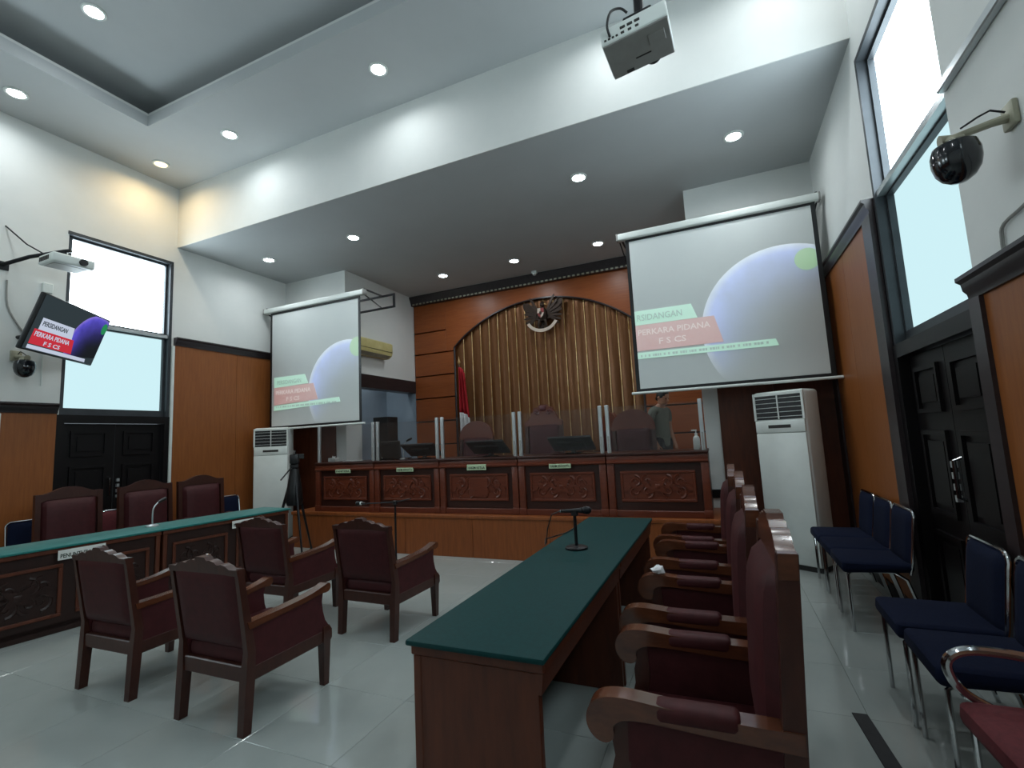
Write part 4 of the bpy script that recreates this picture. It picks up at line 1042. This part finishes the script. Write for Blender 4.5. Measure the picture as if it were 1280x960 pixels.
MB().rbox(-.05, .11, -.11, .05, .115, .145, .006, 1).build('mount_plate', 'black_metal', t)
b = MB()
for q in ((-.03, -.09), (.09, -.09), (.03, .03)): b.tube([(q[0], q[1], .09), (q[0], q[1], .12)], .012, 6)
b.build('mount_feet', 'black_metal', t)
MB().tube([(.03, -.03, .14), (.05, -.03, .3), (.215, -.035, 1.0), (.215, -.035, 2.28)], .028, 10).build('ceiling_pole', 'black_metal', t)

def ptz(name, label, loc, rz, s=1.0):
    """local +x points from the wall into the room, wall at x=0"""
    t = thing(name, label, 'camera', loc, rz, 'dome cameras on wall brackets')
    MB().rbox(0, .03*s, -.06*s, .06*s, -.06*s, .08*s, .01*s, 2).build('wall_plate', 'beige_metal', t)
    MB().tube([(.02*s, 0, .0), (.1*s, 0, -.01*s), (.27*s, 0, -.045*s), (.33*s, 0, -.05*s)], [.026*s, .022*s, .020*s, .035*s], 10).build('bracket', 'beige_metal', t)
    MB().lathe([(.05*s, .0), (.06*s, -.03*s), (.075*s, -.05*s)], 20, TR(.27*s, 0, -.05*s)).build('collar', 'beige_metal', t)
    MB().lathe([(.07*s, -.045*s), (.1*s, -.065*s), (.112*s, -.11*s), (.112*s, -.16*s), (.1*s, -.21*s), (.075*s, -.25*s), (.04*s, -.275*s), (.01*s, -.283*s)], 24, TR(.27*s, 0, -.03*s)).build('dome', 'dome_black', t)
    MB().tube([(.04*s, .01, .03*s), (.1*s, .01, .06*s), (.16*s, .015, .035*s), (.24*s, .02, -.01*s)], .006*s, 6).build('cable', 'black_plastic', t)
ptz('dome_camera', 'black dome camera on a pale bracket beside the frosted window near the blue chairs', (XR, 2.63, 2.765), PI, .78)
ptz('dome_camera', 'black dome camera on a wall bracket below the television', (XL, 2.74, 2.72), 0, .85)
t = thing('wall_speaker', 'small white sensor fixed on the ceiling edge by the crown moulding', 'sensor', (-3.0, 8.35, ZL))
MB().rbox(-.05, .05, -.04, .04, -.05, 0, .01, 2).build('base', 'white_plastic', t)
MB().lathe([(.035, -.05), (.03, -.075), (.01, -.085)], 14).build('lens', 'white_plastic', t)
# conduits
tag(MB().rbox(XR-.04, XR, YR+.5, WY0-.02, 3.235, 3.285, .006, 1).build('cable_trunking', 'aluminium'), 'grey cable trunking running along the wall at window mid height', 'trunking')
tag(MB().tube(smooth_path([(XR-.012, 2.2, 2.62), (XR-.012, 2.55, 2.40), (XR-.012, 2.8, 2.36), (XR-.012, 2.84, 2.30), (XR-.012, 2.84, 2.215)]), .008, 6).build('cable', 'grey_plastic'), 'thin grey cable hanging on the wall above the low wainscot cap', 'cable')
tag(MB().rbox(XL+.03, XL+.05, 2.60, 2.64, 1.35, 2.06, .004, 1).build('cable_duct', 'white_plastic'), 'short white cable duct on the lower timber wainscot', 'duct')
tag(MB().rbox(-.035, .035, -1.0, 0, .0, .006, .002, 1).xf(TR(.525, 3.12, 0) @ Matrix.Rotation(math.radians(4), 4, 'Z')).build('floor_cable_cover', 'rubber_tape'), 'dark rubber cable strip taped to the tiled floor', 'cable cover')

# ================================================================== PERSON
def skinned(name, verts, edges, mt, parent, root=0, sub=2):
    me = bpy.data.meshes.new(name); me.from_pydata([v[0] for v in verts], edges, [])
    o = link(name, me, parent); me.materials.append(MATS[mt])
    md = o.modifiers.new('skin', 'SKIN'); md.use_smooth_shade = True
    for i, v in enumerate(verts):
        sv = me.skin_vertices[0].data[i]; rr = v[1]; sv.radius = rr if isinstance(rr, tuple) else (rr, rr); sv.use_root = (i == root)
    s = o.modifiers.new('sub', 'SUBSURF'); s.levels = sub; s.render_levels = sub
    return o
def person():
    t = thing('person', 'black-haired person in an olive-grey shirt standing behind the judges desks, head bowed', 'person', (-.80, 7.35, ZP), math.radians(55)); t.scale = (.97, .97, .965)
    # local: faces -y
    V = [((0, 0, .90), (.11, .08)), ((0, .0, 1.06), (.10, .07)), ((0, .01, 1.22), (.12, .08)), ((0, .0, 1.33), (.08, .065)), ((0, -.02, 1.39), .052), ((0, -.045, 1.43), .05)]
    E = [(0, 1), (1, 2), (2, 3), (3, 4), (4, 5)]
    def chain(start, pts):
        p = start
        for q in pts: V.append(q); E.append((p, len(V)-1)); p = len(V)-1
        return p
    for s in (-1, 1):
        k = chain(3, [((s*.17, .0, 1.31), .055), ((s*.215, .03, 1.05), .042), ((s*.205, -.05, .83), .032), ((s*.20, -.08, .78), (.036, .018))])
        for i in range(4):
            fx = s*.20+(-.027+.018*i)
            L = (.07, .08, .078, .062)[i]
            chain(k, [((fx, -.095, .725), .0095), ((fx, -.105, .725-L*.55), .0085), ((fx, -.098, .725-L), .007)])
        chain(k, [((s*.165, -.105, .765), .011), ((s*.15, -.12, .735), .009), ((s*.15, -.13, .715), .008)])
        chain(0, [((s*.09, 0, .80), .07), ((s*.10, -.01, .47), .05), ((s*.10, .02, .09), .042), ((s*.10, -.03, .035), (.04, .035)), ((s*.105, -.14, .025), (.04, .024))])
    body = skinned('body', V, E, 'skin', t)
    # head
    m = TR(0, -.075, 1.50) @ Matrix.Rotation(math.radians(18), 4, 'X')
    prof = [(.01, -.115), (.04, -.108), (.058, -.08), (.068, -.04), (.074, 0), (.076, .04), (.068, .08), (.045, .108), (.01, .12)]
    hd = MB().lathe(prof, 20).warp(lambda x, y, z: (x, y*1.2-(.012 if z < -.05 and y < 0 else 0), z))
    hd.tube([(0, -.085, .02), (0, -.108, -.022), (0, -.094, -.034)], [.009, .015, .011], 8)
    for s in (-1, 1):
        hd.tube([(s*.074, .005, .02), (s*.082, .012, .0), (s*.075, .004, -.03)], [.012, .016, .010], 8)
    hd.xf(m).build('head', 'skin', t)
    hr = MB()
    hr.lathe([(.078, .0), (.083, .04), (.077, .085), (.053, .118), (.012, .132)], 20).warp(lambda x, y, z: (x, y*1.2+.012, z))
    hr.tube([(-.06, .04, -.02), (0, .09, -.03), (.06, .04, -.02)], .036, 8)
    hr.xf(m).build('hair', 'hair', t)
    b = MB()
    for s in (-1, 1): b.lathe([(.004, -.009), (.010, 0), (.004, .009)], 8, TR(s*.03, -.084, .008))
    b.xf(m).build('eyes', 'hair', t)
    MB().tube([(-.022, -.086, -.062), (0, -.092, -.06), (.022, -.086, -.062)], .006, 6).xf(m).build('mouth', 'emblem_red', t)
    SV = [((0, 0, .72), (.165, .125)), ((0, 0, .88), (.16, .12)), ((0, .0, 1.06), (.145, .11)), ((0, .01, 1.22), (.165, .115)), ((0, .0, 1.33), (.112, .09)), ((0, -.012, 1.375), .06)]
    SE = [(0, 1), (1, 2), (2, 3), (3, 4), (4, 5)]
    for s in (-1, 1):
        SV.append(((s*.17, .0, 1.31), .066)); SE.append((4, len(SV)-1)); SV.append(((s*.205, .025, 1.12), .056)); SE.append((len(SV)-2, len(SV)-1))
    skinned('shirt', SV, SE, 'shirt', t)
    TV_ = [((0, 0, .98), (.14, .105)), ((0, 0, .84), (.145, .11))]; TE = [(0, 1)]
    for s in (-1, 1):
        TV_ += [((s*.095, 0, .78), .102), ((s*.10, -.01, .47), .072), ((s*.10, .02, .08), .06)]; n = len(TV_)
        TE += [(1, n-3), (n-3, n-2), (n-2, n-1)]
    skinned('trousers', TV_, TE, 'trousers', t)
    for s in (-1, 1):
        MB().rbox(s*.102-.05, s*.102+.05, -.19, .075, 0, .07, .03, 3).build('shoe', 'black_plastic', t)
person()
